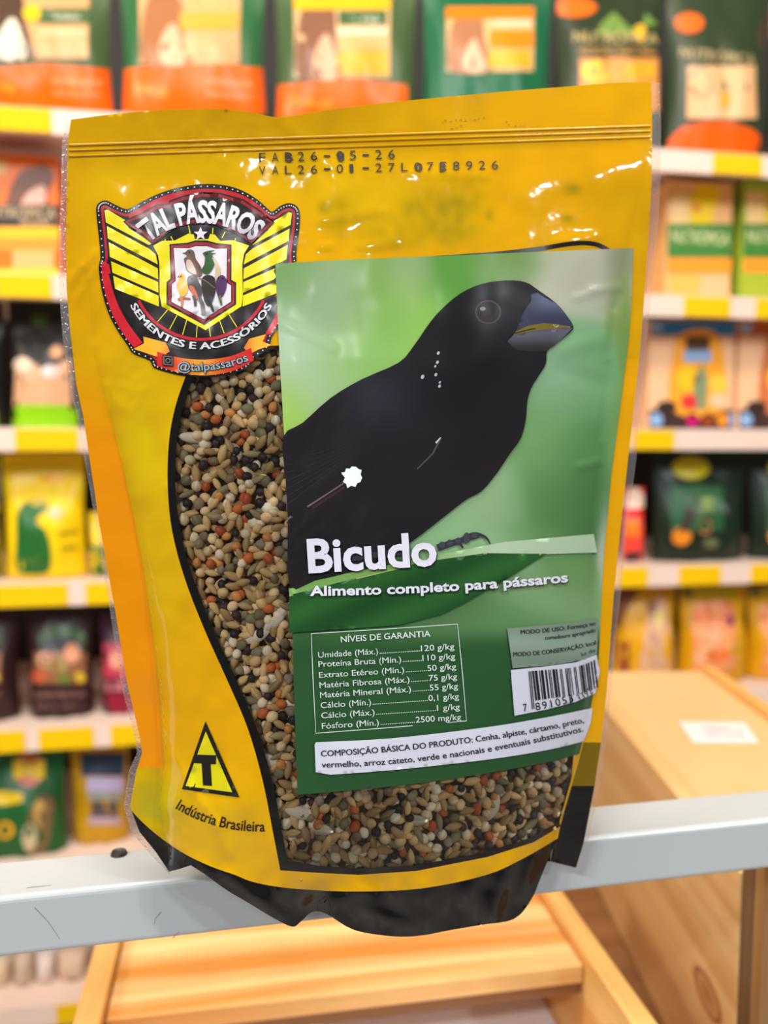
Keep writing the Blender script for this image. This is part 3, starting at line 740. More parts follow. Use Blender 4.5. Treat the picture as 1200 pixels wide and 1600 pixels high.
def bulge(x, y):
    b = BM(y); xl, xr = XL(y), XR(y)
    t = (x - xl) / (xr - xl)
    g = 0
    if 0 < t < 1: g = (1 - abs(2 * t - 1) ** 2.8) ** .74
    w = 0
    k = smooth((y - 225) / 90) * smooth(min(t, 1 - t) / .06)      # loose film of the body against the flat sealed margins
    if k > 0:
        amp = .0004 + .0004 * smooth((1000 - y) / 600)
        w += k * amp * noise.noise(Vector((x / 70, y / 95, 3.1)))
        f = max(smooth((470 - x) / 30), smooth((410 - y) / 20))
        w += k * f * .00015 * noise.noise(Vector((x / 24, y / 34, 7.7)))
    w += (1 - k) * .00035 * noise.noise(Vector((x / 90, y / 60, 5.0)))
    if y > 1340: w += .0022 * smooth((y - 1345) / 50) * noise.noise(Vector((x / 34, y / 60, 21.0)))
    for x0, y0, x1, y1, wd, h in CREASES:
        if abs(x - (x0 + x1) / 2) > abs(x1 - x0) / 2 + 4 * wd or abs(y - (y0 + y1) / 2) > abs(y1 - y0) / 2 + 4 * wd: continue
        dx, dy = x1 - x0, y1 - y0; l2 = dx * dx + dy * dy
        q = max(0, min(1, ((x - x0) * dx + (y - y0) * dy) / l2))
        d2 = (x - x0 - q * dx) ** 2 + (y - y0 - q * dy) ** 2
        w += h * .0006 * math.exp(-d2 / (wd * wd))
    for cx, cy, rx, ry, h, wl in TEXTURED:
        q = ((x - cx) / rx) ** 2 + ((y - cy) / ry) ** 2
        if q < 4: w += h * math.exp(-q * 1.5) * noise.noise(Vector((x / wl, y / wl, 31.0)))
    w += slack(x, y)
    # notch of the base fold
    if y > 1340: w -= .006 * math.exp(-((x - 480) / 30) ** 2) * smooth((y - 1370) / 60)
    return b * g + w


def bag(x, y, off=0.0):
    d = ray(x, y); B = bulge(x, y)
    return CAM + d * ((Y0 - B - off) / d.y)


root = thing('seed_pouch', 'yellow bird seed pouch with black bird label standing on the grey rail', 'pouch', Vector((.0 + on_y(580, 1347, Y0).x, Y0, ZR)))

L_OUT = [(103, 189), (97, 222), (95, 300), (92, 380), (92, 450), (97, 520), (107, 600), (120, 650), (134, 730), (149, 817), (170, 943), (189, 1069), (210, 1153), (214, 1176), (201, 1205), (193, 1260), (205, 1300), (235, 1335), (266, 1367)]
L_IN = [(111, 187), (106, 222), (104, 300), (103, 380), (104, 450), (110, 520), (119, 600), (130, 650), (142, 730), (155, 817), (178, 943), (199, 1069), (219, 1153), (222, 1176), (213, 1205), (203, 1260), (218, 1300), (244, 1332), (264, 1362)]
R_OUT = [(1031, 129), (1033, 200), (1032, 290), (1028, 360), (1020, 430), (1014, 500), (1008, 560), (1002, 620), (994, 720), (980, 830), (970, 930), (962, 1000), (955, 1080), (947, 1160), (937, 1228), (920, 1310), (903, 1357)]
R_IN = [(1018, 129), (1019, 200), (1018, 290), (1014, 360), (1009, 430), (1004, 500), (999, 560), (992, 620), (981, 720), (969, 830), (959, 930), (954, 1000), (948, 1080), (939, 1160), (929, 1228), (912, 1317), (900, 1356)]
TOP = spline([(111, 187), (180, 178), (250, 172), (335, 170), (390, 175), (436, 183), (500, 174), (580, 163), (700, 151), (800, 142), (900, 134), (965, 129), (1018, 129)], 5, False)
BOT = [(900, 1356), (880, 1351), (860, 1346)] + spline([(864, 1325), (845, 1371), (830, 1406), (803, 1436), (753, 1445), (700, 1454), (657, 1462), (613, 1463), (553, 1453), (510, 1428), (488, 1425), (470, 1440), (457, 1448), (430, 1436), (390, 1412), (353, 1390), (320, 1366), (298, 1352)], 4, False) + [(280, 1358), (264, 1362)]
outline = TOP + R_IN[1:-1] + BOT + L_IN[::-1][1:-1]
WIN = [(303, 585), (286, 635), (276, 690), (274, 760), (282, 830), (302, 905), (334, 985), (370, 1065), (400, 1135), (424, 1215), (440, 1295), (449, 1344),
       (500, 1353), (560, 1357), (650, 1352), (760, 1331), (830, 1309), (874, 1284), (893, 1215), (899, 1150), (470, 1190), (480, 1100), (475, 700), (470, 540), (330, 540)]
WIN = spline(WIN[:12], 4, False) + WIN[12:]
BORD = spline([(291, 585), (274, 635), (264, 690), (262, 760), (269, 830), (289, 905), (320, 985), (356, 1065), (387, 1138), (410, 1218), (426, 1298), (438, 1360)], 4, False) + \
    [(500, 1364), (560, 1367), (650, 1361), (762, 1339), (834, 1316), (876, 1291)] + WIN[WIN.index((874, 1284)):]
BASE = spline([(203, 1264), (225, 1287), (255, 1312), (290, 1335), (330, 1354), (367, 1367), (392, 1377), (430, 1385), (480, 1390), (560, 1393), (660, 1388), (760, 1367), (820, 1340), (868, 1312)], 4, False)
RF = [(XR(y), y) for y in range(170, 1320, 20)]
LFL = [(XL(y), y) for y in range(520, 1210, 20)]


def basey(x): return float(np.interp(x, [p[0] for p in BASE], [p[1] for p in BASE]))


bord_np, win_np = BORD, WIN
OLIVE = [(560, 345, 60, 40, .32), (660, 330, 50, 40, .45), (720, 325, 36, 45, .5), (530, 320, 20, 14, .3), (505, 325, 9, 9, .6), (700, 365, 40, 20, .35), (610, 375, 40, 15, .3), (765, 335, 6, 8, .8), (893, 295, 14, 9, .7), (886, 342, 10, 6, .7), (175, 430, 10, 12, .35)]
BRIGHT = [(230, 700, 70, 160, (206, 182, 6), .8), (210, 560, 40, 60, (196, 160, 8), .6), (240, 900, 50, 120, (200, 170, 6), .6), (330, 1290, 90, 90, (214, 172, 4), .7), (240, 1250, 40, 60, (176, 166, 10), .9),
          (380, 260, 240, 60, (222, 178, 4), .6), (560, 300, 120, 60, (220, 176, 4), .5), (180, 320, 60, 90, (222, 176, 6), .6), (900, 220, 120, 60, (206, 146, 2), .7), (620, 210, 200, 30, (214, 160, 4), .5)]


def film_zone(cx, cy):
    if cy > basey(cx) and cx < XR(cy): return 'black'
    if cx > XR(cy) and cy > 560 and not (cy < 560):
        return 'rgold' if cy < 1160 else ('rolive' if cy < 1228 else 'black')
    if cx < XL(cy) and 540 < cy < 1200: return 'orange'
    return 'yellow'


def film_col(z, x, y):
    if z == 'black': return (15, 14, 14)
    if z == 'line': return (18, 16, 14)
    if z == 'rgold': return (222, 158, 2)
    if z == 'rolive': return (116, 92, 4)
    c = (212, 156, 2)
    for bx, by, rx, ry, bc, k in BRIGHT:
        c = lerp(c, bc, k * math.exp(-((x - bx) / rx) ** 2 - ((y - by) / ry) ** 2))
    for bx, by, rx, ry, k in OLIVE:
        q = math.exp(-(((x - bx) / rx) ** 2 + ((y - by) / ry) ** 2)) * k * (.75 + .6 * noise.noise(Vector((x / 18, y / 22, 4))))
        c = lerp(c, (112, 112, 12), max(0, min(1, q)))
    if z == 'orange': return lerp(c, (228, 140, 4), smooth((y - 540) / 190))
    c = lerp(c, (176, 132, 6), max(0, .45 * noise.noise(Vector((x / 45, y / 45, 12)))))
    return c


P, T = fill(outline, (), 6.5, [BASE, RF, LFL, WIN + [WIN[0]], BORD + [BORD[0]], [(XR(1160), 1160), (960, 1160)], [(XR(1228), 1228), (950, 1228)], [(200, 1200), (XL(1200), 1200)]])
Cn = np.array([P[list(t)].mean(0) for t in T])
inW = inside(WIN, Cn); inB = inside(BORD, Cn)
fa = Art(); wa = Art(); fT = []; wT = []; fC = []
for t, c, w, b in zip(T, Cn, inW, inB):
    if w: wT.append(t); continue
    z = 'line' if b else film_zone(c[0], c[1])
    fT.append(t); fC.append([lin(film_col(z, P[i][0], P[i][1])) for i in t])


def orient(P, T):
    out = []
    for t in T:
        a, b, c = (P[i] for i in t)
        out.append(t if (b[0] - a[0]) * (c[1] - a[1]) - (b[1] - a[1]) * (c[0] - a[0]) < 0 else t[::-1])
    return out


bagV = [bag(p[0], p[1]) for p in P]
fl_ = [(t, c) for t, c in zip(orient(P, fT), fC)]


def compact(V, Fc):
    used = sorted({i for f in Fc for i in f}); m = {i: k for k, i in enumerate(used)}
    return [V[i] for i in used], [tuple(m[i] for i in f) for f in Fc]


fixC = []
for t0, t1, c in zip(fT, [q[0] for q in fl_], fC): fixC.append(c if t0 == t1 else c[::-1])
V1, F1 = compact(bagV, [q[0] for q in fl_])
film = link('front_film', [v - root.location for v in V1], F1, M_FILM, root, fixC, True)
film['label'] = 'glossy yellow front film with black base and outline'
V2, F2 = compact(bagV, orient(P, wT))
win = link('clear_window', [v - root.location for v in V2], F2, M_CLEAR, film, None, True)
win['label'] = 'clear curved window showing the seeds'

# back film: from the top edge down to the rail top
topf = interp([(x, y) for x, y in TOP])
NB, NR = 40, 26; V = []; zb = ZR + .0012
for i in range(NB + 1):
    f = i / NB; xt = 111 + (1018 - 111) * f; yt = topf(xt) + .5
    top3 = on_y(xt, yt, Y0 + .0004 - slack(xt, yt))
    xb = 264 + (900 - 264) * f; yb = float(np.interp(xb, [p[0] for p in sorted(BOT)], [p[1] for p in sorted(BOT)])); zbi = max(zb, bag(xb, yb).z + .0035)
    for j in range(NR + 1):
        s = j / NR; z = top3.z + (zbi - top3.z) * s
        py = 688 + (CAM.z - z) / .282 * F
        lx = on_y(float(np.interp(py, [p[1] for p in L_IN], [p[0] for p in L_IN])) + 5 + 14 * smooth((py - 1250) / 80), py, Y0 + .001).x
        rx = on_y(float(np.interp(py, [p[1] for p in R_IN], [p[0] for p in R_IN])) - 4, py, Y0 + .001).x
        x = lx + (rx - lx) * f
        if s == 0: x = top3.x
        k = (1 - abs(2 * f - 1) ** 2.6)
        dq = Vector((x, Y0, z)) - CAM; dep = dq.dot(FW)
        sx, sy = 600 + F * dq.dot(RT) / dep, 800 - F * dq.dot(UP) / dep
        y = Y0 + .0004 + .0012 * smooth(s / .06) - slack(sx, sy) + .023 * k * smooth((s - .12) / .75)
        V.append(Vector((x, y, z)) - root.location)
Fb = [(i * (NR + 1) + j, i * (NR + 1) + j + 1, (i + 1) * (NR + 1) + j + 1, (i + 1) * (NR + 1) + j) for i in range(NB) for j in range(NR)]
link('back_film', V, Fb, M_FILM, root, [[lin((214, 150, 6) if k % NR < NR - 5 else (26, 24, 24))] * 4 for k in range(len(Fb))], True)
# bottom gusset: front base edge up and back to the rail top
fb = [p for p in BOT if 298 <= p[0] <= 866][::-1]; fb = sorted(fb, key=lambda p: p[0])
V = []
for x, y in fb:
    p = bag(x, y); f = (x - 298) / (866 - 298); k = 1 - abs(2 * f - 1) ** 2.6
    zq = max(zb, p.z + .003)
    rows = [p, Vector((p.x, p.y + .004, p.z + (zq - p.z) * .5)), Vector((p.x, min(p.y + .008, Y0 + .006), zq)), Vector((p.x, Y0 + .0012 + .022 * k, zq))]
    V += [q - root.location for q in rows]
n = len(fb)
Fg = [(4 * i + j, 4 * (i + 1) + j, 4 * (i + 1) + j + 1, 4 * i + j + 1) for i in range(n - 1) for j in range(3)]
link('bottom_gusset', V, Fg, M_FILM, root, [[lin((15, 14, 14))] * 4 for _ in Fg], True)
# side seals
for o_, i_ in ((L_OUT, L_IN), (R_OUT, R_IN)):
    A = densify(o_, 6, False); n = len(A); yy = [k / (n - 1) for k in range(n)]
    B_ = []
    so = np.linspace(0, 1, len(o_)); cum = [0]
    for k in range(len(o_) - 1): cum.append(cum[-1] + max(1, int(math.dist(o_[k], o_[k + 1]) / 6)))
    for k in range(n):
        B_.append((float(np.interp(k, cum, [q[0] for q in i_])), float(np.interp(k, cum, [q[1] for q in i_]))))
    V = []; Fc = []
    rnd = random.Random(5)
    for k in range(n):
        for s in (0, .33, .66, 1):
            x = A[k][0] + (B_[k][0] - A[k][0]) * s; y = A[k][1] + (B_[k][1] - A[k][1]) * s
            rib = .00016 * (1 if k % 2 else -1) * (1 if .1 < s < .9 else .4) + rnd.uniform(-.00006, .00006)
            V.append(bag(x, y, rib) - root.location)
    for k in range(n - 1):
        for s in range(3): Fc.append((4 * k + s, 4 * k + s + 1, 4 * k + s + 5, 4 * k + s + 4))
    sl = link('side_seal', V, Fc, M_SEAL, root, None, True); sl['label'] = 'clear ribbed heat-sealed edge'
# zip closure: three fine raised ribs
for q, dy in enumerate((-8, 0, 9)):
    V = []; Fc = []; n = 120
    for k in range(n + 1):
        x = 108 + (1016 - 108) * k / n
        for s, h in ((-2.2, 0), (-1, .00035), (1, .00035), (2.2, 0)):
            V.append(bag(x, zipy(x) + dy + s, .00005 + h) - root.location)
    for k in range(n):
        for s in range(3): Fc.append((4 * k + s, 4 * k + s + 1, 4 * k + s + 5, 4 * k + s + 4))
    link('zip_rib', V, Fc, M_FILM, root, [[lin((210, 152, 4))] * 4 for _ in Fc], True)

# date code, T mark, origin line
a = Art(); rnd = random.Random(3)


def dots(a, s, x0, y0, dx, dy, cap):
    for i, ch in enumerate(s):
        if ch == ' ': continue
        x = x0 + dx * i; y = y0 + dy * i
        c = lerp((34, 28, 14), (110, 84, 10), rnd.random() * .5)
        if ch == '-': a.stroke([(x, y - cap * .45), (x + 10, y - cap * .45)], 3, c, 1)
        else: a.text(ch, [(x, y), (x + (10 if ch != '1' else 6), y + dy * .5)], cap, c, 1, .0)


dots(a, 'FAB26-05-26', 405, 253, 20.2, -.5, 15); dots(a, 'VAL26-01-27L07E8926', 405, 273, 20.2, -.5, 14)
dots(a, 'B0', 448, 253, 80, -1, 15); dots(a, '8', 528, 252, 20, 0, 15); dots(a, '0B', 650, 268, 37, 0, 14)
a.build('date_code', M_INK, root, bag, .0004, 5e-5, parent=film)
a = Art()
for pts in ([(690, 190), (720, 187), (755, 184)], [(708, 200), (722, 197)], [(790, 192), (818, 198)], [(840, 208), (860, 207)]):
    for x, y in densify(pts, 7, False): a.blob(x + rnd.uniform(-2, 2), y + rnd.uniform(-2, 2), rnd.uniform(.8, 2.2), .8, (110, 84, 10), 0, n=8)
a.build('ink_smudge', M_PRINT, root, bag, .0004, 5e-5, parent=film)
a = Art()
tri = [(321, 1127), (374, 1246), (284, 1233)]
a.poly(tri, (24, 22, 18), 0, 9); a.poly([(321.5, 1143), (363, 1238), (290, 1228)], (206, 196, 12), 2, 9)
a.poly([(303, 1179), (338, 1180), (337, 1194), (329, 1194), (331, 1228), (317, 1227), (315, 1193), (302, 1192)], (24, 22, 18), 4, 9)
a.build('triangle_mark', M_PRINT, root, bag, .0003, 7e-5, parent=film)
a = Art(); a.text('Indústria Brasileira', [(274, 1263), (330, 1288), (414, 1299)], 17, (26, 22, 16), 0, .012)
a.build('origin_lettering', M_PRINT, root, bag, .0003, 5e-5, parent=film)

# top arch of the window outline peeping over the label
a = Art(); a.stroke(spline([(560, 412), (700, 402), (780, 396), (840, 389), (890, 381), (920, 380), (942, 386), (962, 402), (975, 425)], 6, False), 7, (20, 18, 16), 0)
a.build('window_outline_arch', M_PRINT, root, bag, .0001, 5e-5, parent=film)

# outline of the paper label (the emblem ends under it)
LE = [(430, 412), (560, 405), (710, 399), (850, 393), (990, 387.5)]
RE = [(990, 387.5), (985, 500), (979, 560), (971, 622), (962, 690), (955, 745), (950, 800), (945, 850), (940, 930), (937, 1000), (934, 1040), (923, 1105), (905, 1178)]
BE = [(905, 1178), (860, 1190), (780, 1205), (690, 1219), (590, 1231), (465, 1242)]
LL = [(465, 1242), (460, 1100), (454, 900), (446, 720), (437, 560), (430, 412)]
LAB = spline(LE, 4, False)[:-1] + spline(RE, 4, False)[:-1] + spline(BE, 4, False)[:-1] + spline(LL, 4, False)[:-1]

# ------------------------------------------------------------------ emblem
EK = 1 / 3.5294


def E(x, y): return (140 + x * EK, 280 + y * EK)


def EP(l): return [E(*p) for p in l]


OUT = EP(spline([(38, 200), (38, 150), (60, 124), (95, 118), (140, 140), (200, 165), (240, 150), (330, 102), (430, 62), (540, 36), (650, 26), (760, 36), (850, 66), (930, 115), (985, 165), (1010, 178),
                 (1050, 148), (1100, 132), (1142, 148), (1160, 190), (1156, 280), (1140, 400), (1142, 470), (1132, 560), (1100, 690), (1050, 800), (1005, 870), (985, 935), (910, 990), (870, 1042), (780, 1075), (650, 1092),
                 (520, 1085), (420, 1062), (352, 1038), (330, 1000), (240, 962), (208, 915), (150, 830), (100, 730), (64, 600), (50, 480), (60, 430), (52, 330)], 3))
em = Art()
BLK, RED, YEL, WHT = (24, 18, 18), (178, 22, 36), (226, 212, 14), (222, 218, 222)
GE = 8
em.poly(OUT, BLK, 0, GE)
em.poly(inset(OUT, 27 * EK), RED, 1, GE)
em.poly(inset(OUT, 40 * EK), BLK, 2, GE)


def arc(cx, cy, r, a0, a1, n=24): return [(cx + r * math.sin(math.radians(a0 + (a1 - a0) * i / n)), cy + r * math.cos(math.radians(a0 + (a1 - a0) * i / n))) for i in range(n + 1)]


# red dome under the name, side crescents, inner red arc (angles from straight down)
em.poly(EP(spline([(215, 205), (330, 128), (430, 86), (540, 62), (650, 52), (760, 62), (850, 92), (930, 142), (1000, 205)], 4, False) + [(960, 300), (620, 130), (230, 260)]), RED, 3, GE)
em.poly(EP(spline([(70, 450), (66, 520), (84, 620), (116, 720), (160, 810), (216, 895), (250, 930)], 4, False) + spline([(292, 900), (232, 820), (180, 730), (146, 640), (120, 540), (108, 470)], 4, False)), (196, 30, 44), 3, GE)
em.poly(EP(spline([(1128, 500), (1110, 620), (1075, 720), (1040, 790), (1000, 860)], 4, False) + spline([(970, 850), (1010, 780), (1050, 690), (1085, 580)], 4, False)), (196, 30, 44), 3, GE)
em.stroke(EP(spline([(110, 520), (150, 660), (210, 780), (290, 890)], 5, False)), 3.2, BLK, 4)
em.stroke(EP(arc(615, 500, 384, -64, 64)), 4.6, (186, 26, 40), 4)
for k, ang in enumerate(range(-40, 44, 12)):
    s, c = math.sin(math.radians(ang)), math.cos(math.radians(ang))
    em.stroke(EP([(615 + 285 * s, 500 + 285 * c), (615 + 372 * s, 500 + 372 * c)]), 1.3, YEL, 5)
for x0, y0, x1, y1 in ((545, 255, 555, 300), (680, 268, 678, 300), (748, 290, 730, 325), (805, 325, 800, 350), (448, 315, 460, 340), (412, 350, 418, 330)):
    em.stroke(EP([(x0, y0), (x1, y1)]), 1.6, YEL, 5)
WINGS = [[(82, 172), (100, 168), (200, 228), (215, 268), (300, 322), (345, 356), (325, 362), (90, 238)],
         [(95, 258), (330, 384), (365, 415), (376, 470), (100, 326)],
         [(105, 347), (376, 492), (378, 552), (112, 428)],
         [(118, 452), (378, 567), (380, 626), (126, 515)],
         [(130, 532), (380, 642), (382, 702), (140, 604)]]
for w in WINGS:
    em.poly(EP(w), YEL, 4, GE)
    em.poly(EP([(1226 - x + (-28 if x < 220 else 0), y + (14 if x < 220 else 0)) for x, y in w]), YEL, 4, GE)
SH = [(350, 366), (400, 340), (470, 338), (545, 300), (575, 305), (580, 330), (655, 330), (665, 302), (690, 305), (720, 340), (790, 336), (880, 366), (852, 410), (842, 470), (845, 640), (838, 700), (640, 832), (398, 702), (386, 640), (386, 480), (378, 420)]
em.poly(EP(SH), YEL, 5, GE)
S0 = [(440, 358), (540, 350), (580, 338), (650, 338), (700, 352), (782, 360), (782, 555), (808, 570), (808, 690), (632, 804), (424, 692), (424, 568), (446, 548)]
em.poly(EP(S0), BLK, 6, GE); em.poly(inset(EP(S0), 11 * EK), (150, 24, 40), 7, GE); em.poly(inset(EP(S0), 27 * EK), BLK, 8, GE); em.poly(inset(EP(S0), 32 * EK), (214, 208, 214), 9, GE)
NB_ = [(185, 232), (290, 182), (370, 138), (432, 134), (440, 118), (520, 88), (620, 70), (720, 74), (850, 110), (940, 170), (1022, 238), (960, 300), (895, 362), (800, 300), (700, 256), (620, 246), (540, 252), (462, 276), (350, 362), (290, 312), (225, 272)]
em.poly(EP(NB_), BLK, 6, GE); em.poly(inset(EP(NB_), 10 * EK), (140, 20, 32), 7, GE); em.poly(inset(EP(NB_), 26 * EK), BLK, 8, GE)


def tailc(x, y):
    t = abs(x - 325) / 100
    return lerp((216, 30, 36), (226, 170, 40), smooth((t - .3) / .5))


def ribc(x, y):
    t = (x - 245) / 150; q = math.exp(-((t - .45) / .28) ** 2)
    return lerp((200, 28, 36), (232, 160, 40), q * .9)


em.poly(EP([(242, 936), (300, 905), (296, 868), (420, 900), (442, 950), (390, 985), (360, 975)]), tailc, 5, 5)
em.poly(EP([(1005, 915), (955, 895), (972, 855), (880, 880), (850, 930), (880, 965), (930, 940)]), tailc, 5, 5)
em.poly(EP(spline([(372, 950), (500, 985), (640, 995), (780, 975), (890, 930)], 4, False) + spline([(905, 1000), (790, 1058), (640, 1082), (500, 1068), (372, 1030)], 4, False)), ribc, 6, 5)
emb = em.trim(LAB).build('emblem', M_EMBLEM, root, bag, .0003, 6e-5)
emb['label'] = 'winged red, yellow and black shield emblem'
# small birds in the shield
b = Art()
b.poly(EP(spline([(528, 470), (520, 440), (535, 425), (528, 405), (545, 388), (570, 392), (580, 412), (586, 440), (612, 480), (622, 520), (604, 540), (560, 520), (534, 500)], 4)), (96, 72, 56), 0)
b.poly(EP([(530, 402), (510, 408), (530, 414)]), (70, 56, 44), 1)
b.poly(EP(spline([(534, 450), (556, 446), (580, 490), (588, 524), (560, 516), (538, 496)], 4)), (196, 168, 148), 1)
b.poly(EP(spline([(618, 500), (632, 470), (636, 430), (624, 408), (650, 396), (690, 392), (668, 404), (696, 408), (676, 420), (690, 440), (686, 480), (660, 520), (632, 522)], 4)), (46, 84, 42), 0)
b.poly(EP(spline([(676, 430), (704, 456), (722, 500), (716, 540), (690, 590), (678, 580), (694, 520), (690, 470)], 4)), (188, 168, 130), 1)
b.poly(EP(spline([(496, 545), (492, 530), (506, 520), (522, 530), (528, 556), (544, 590), (534, 632), (508, 648), (486, 610), (482, 580)], 4)), (216, 170, 26), 1)
b.poly(EP([(494, 532), (482, 538), (495, 541)]), (150, 100, 40), 2)
b.poly(EP(spline([(538, 570), (542, 540), (566, 528), (592, 540), (604, 570), (622, 610), (606, 668), (580, 640), (552, 610)], 4)), (58, 44, 46), 2)
b.poly(EP(spline([(548, 592), (570, 590), (592, 630), (600, 668), (572, 640)], 4)), (186, 84, 44), 3)
b.poly(EP(spline([(616, 560), (630, 535), (660, 528), (690, 545), (696, 590), (690, 640), (664, 700), (636, 680), (622, 620)], 4)), (44, 36, 36), 2)
b.poly(EP(spline([(696, 580), (704, 545), (730, 528), (752, 546), (756, 590), (738, 640), (714, 656), (700, 620)], 4)), (76, 42, 86), 2)
b.poly(EP([(752, 550), (768, 556), (753, 562)]), (60, 50, 60), 3)
b.stroke(EP([(600, 640), (622, 690), (630, 748)]), 6, (40, 32, 32), 3, 7); b.stroke(EP([(650, 660), (672, 700), (684, 732)]), 6, (36, 30, 30), 3, 3); b.stroke(EP([(572, 640), (582, 670), (584, 700)]), 5, (62, 44, 40), 3, 4); b.stroke(EP([(716, 640), (722, 670), (728, 694)]), 5, (74, 100, 54), 3, 3)
b.stroke(EP([(486, 664), (520, 656), (556, 660)]), 4, (150, 84, 44), 2, 3); b.stroke(EP([(505, 645), (512, 680), (508, 704)]), 5, (186, 112, 54), 3, 3); b.stroke(EP([(600, 545), (640, 560), (690, 600)]), 2, (110, 90, 70), 4, 1.4)
for x, y in ((550, 402), (504, 536), (560, 548), (646, 412), (646, 550), (734, 546)): b.blob(*E(x, y), 1.1, 1.1, (20, 16, 16), 6, n=8)
b.build('shield_birds', M_EMBLEM, root, bag, .0010, 4e-5, parent=emb)
# lettering of the emblem
t = Art()
cx, cy, R = 617, 676, 440
t.text('TAL PÁSSAROS', lambda q: (lambda an: (*E(cx + R * math.sin(an), cy - R * math.cos(an)), math.sin(an), -math.cos(an)))(math.radians(-41 + 81 * q)), 122 * EK, lambda x, y: lerp((226, 224, 230), (150, 140, 150), smooth((y - 325) / 70)), 1, .035, .95)
t.text('SEMENTES E ACESSÓRIOS', lambda q: (lambda an: (*E(615 + 438 * math.sin(an), 500 + 438 * math.cos(an)), -math.sin(an), -math.cos(an)))(math.radians(-63.5 + 127 * q)), 40 * EK, (206, 204, 210), 1, .03)
t.text('@talpassaros', [E(484, 1052), E(680, 1050), E(876, 1000)], 48 * EK, (22, 18, 20), 1, .05)
t.text('@talpassaros', [E(484, 1052), E(680, 1050), E(876, 1000)], 48 * EK, (150, 176, 190), 3, .005)
sq = lambda r, c, l: t.poly([(E(432, 1000)[0] + sx * r, E(432, 1000)[1] + sy * r + sx * .8) for sx, sy in ((-1, -1), (1, -1), (1, 1), (-1, 1))], c, l)
sq(8.4, (22, 18, 20), 1); sq(7, (130, 120, 120), 2); sq(5.6, (22, 18, 20), 3); t.blob(*E(432, 1000), 4, 4, (130, 120, 120), 4); t.blob(*E(432, 1000), 2.6, 2.6, (22, 18, 20), 5)
st_ = []
for i in range(10):
    r = (40 if i % 2 == 0 else 17); an = math.pi * i / 5; st_.append(E(612 + r * math.sin(an), 302 - r * math.cos(an)))
t.poly(st_, WHT, 1)
t.trim(LAB).build('emblem_lettering', M_EMBLEM, root, bag, .0010, 4e-5, parent=emb)
d = Art()
ring = densify(inset(OUT, 13 * EK), 9.5)
for x, y in ring: d.blob(x, y, 1.15, 1.15, (210, 206, 206), 0, n=8)
d.trim(LAB).build('stitch_dots', M_EMBLEM, root, bag, .0006, 4e-5, parent=emb)

# ------------------------------------------------------------------ the paper label
BLOBS = [(450, 430, 60, 50, (106, 146, 84)), (520, 460, 45, 70, (146, 168, 132)), (600, 440, 50, 60, (116, 160, 78)), (640, 420, 30, 40, (150, 170, 128)), (705, 410, 40, 60, (76, 140, 52)), (790, 410, 50, 30, (110, 146, 80)), (640, 500, 50, 50, (136, 186, 82)),
         (470, 560, 60, 80, (168, 196, 166)), (560, 560, 60, 60, (132, 180, 92)), (455, 650, 30, 50, (150, 196, 66)), (520, 620, 40, 40, (156, 188, 130)), (900, 430, 60, 40, (186, 182, 166)), (940, 470, 25, 25, (186, 182, 168)), (970, 405, 20, 20, (140, 142, 112)),
         (960, 480, 14, 40, (118, 140, 70)), (930, 580, 40, 60, (112, 168, 116)), (880, 600, 40, 50, (132, 172, 136)), (860, 690, 40, 60, (104, 152, 92)), (905, 700, 40, 60, (78, 136, 74)), (920, 780, 30, 50, (66, 112, 64)), (860, 790, 50, 40, (74, 124, 66)),
         (780, 800, 40, 50, (140, 176, 130)), (740, 840, 60, 25, (136, 180, 130)), (820, 830, 40, 14, (92, 140, 84)), (975, 560, 8, 120, (112, 140, 62)), (960, 700, 10, 90, (108, 146, 84)), (945, 860, 8, 60, (180, 186, 170)),
         (860, 940, 70, 25, (120, 160, 112)), (900, 910, 30, 30, (100, 144, 84)), (700, 960, 80, 30, (76, 116, 70)), (800, 965, 60, 18, (88, 132, 82)), (560, 950, 100, 40, (48, 96, 48)), (480, 960, 40, 30, (44, 84, 46))]


def labcol(x, y):
    W_ = 1e-6; c = [0, 0, 0]
    for bx, by, rx, ry, bc in BLOBS:
        w = math.exp(-((x - bx) / rx) ** 2 - ((y - by) / ry) ** 2) + 1e-5 / (1 + ((x - bx) / 60) ** 2 + ((y - by) / 60) ** 2)
        W_ += w
        for k in range(3): c[k] += w * bc[k]
    c = lerp(tuple(v / W_ for v in c), (112, 130, 96), .18)
    q = smooth((y - (985 - (x - 460) * .03)) / 40)
    return lerp(c, (44, 82, 48), q)


lb = Art(); lb.poly(LAB, labcol, 0, 5.5)
label = lb.build('label', M_LABEL, root, bag, .0006, 5e-5)
label['label'] = 'glossy green paper label with a black bird photograph'


def Z(x, y): return (420 + x / 2.069, 380 + y / 2.069)


def ZP(l): return [Z(*p) for p in l]


bd = Art()
# leaf
bd.poly(ZP([(66, 1118), (170, 1082), (350, 1048), (600, 997), (760, 966), (1050, 940), (1062, 1000), (880, 1006), (700, 1004), (500, 1034), (300, 1080), (66, 1140)]), lambda x, y: lerp((116, 160, 84), (168, 190, 160), smooth((x - 600) / 200)), 0, 9)
bd.poly(ZP([(66, 1138), (300, 1078), (500, 1030), (700, 1002), (900, 1004), (780, 1080), (640, 1160), (560, 1200), (420, 1235), (66, 1260)]), lambda x, y: lerp((44, 92, 44), (30, 70, 36), .5 + .5 * math.sin((x + 2.2 * y) / 26)), 1, 9)
bd.stroke(ZP([(66, 1140), (300, 1080), (500, 1032), (700, 1003), (880, 1006)]), 2.2, (150, 160, 96), 2)
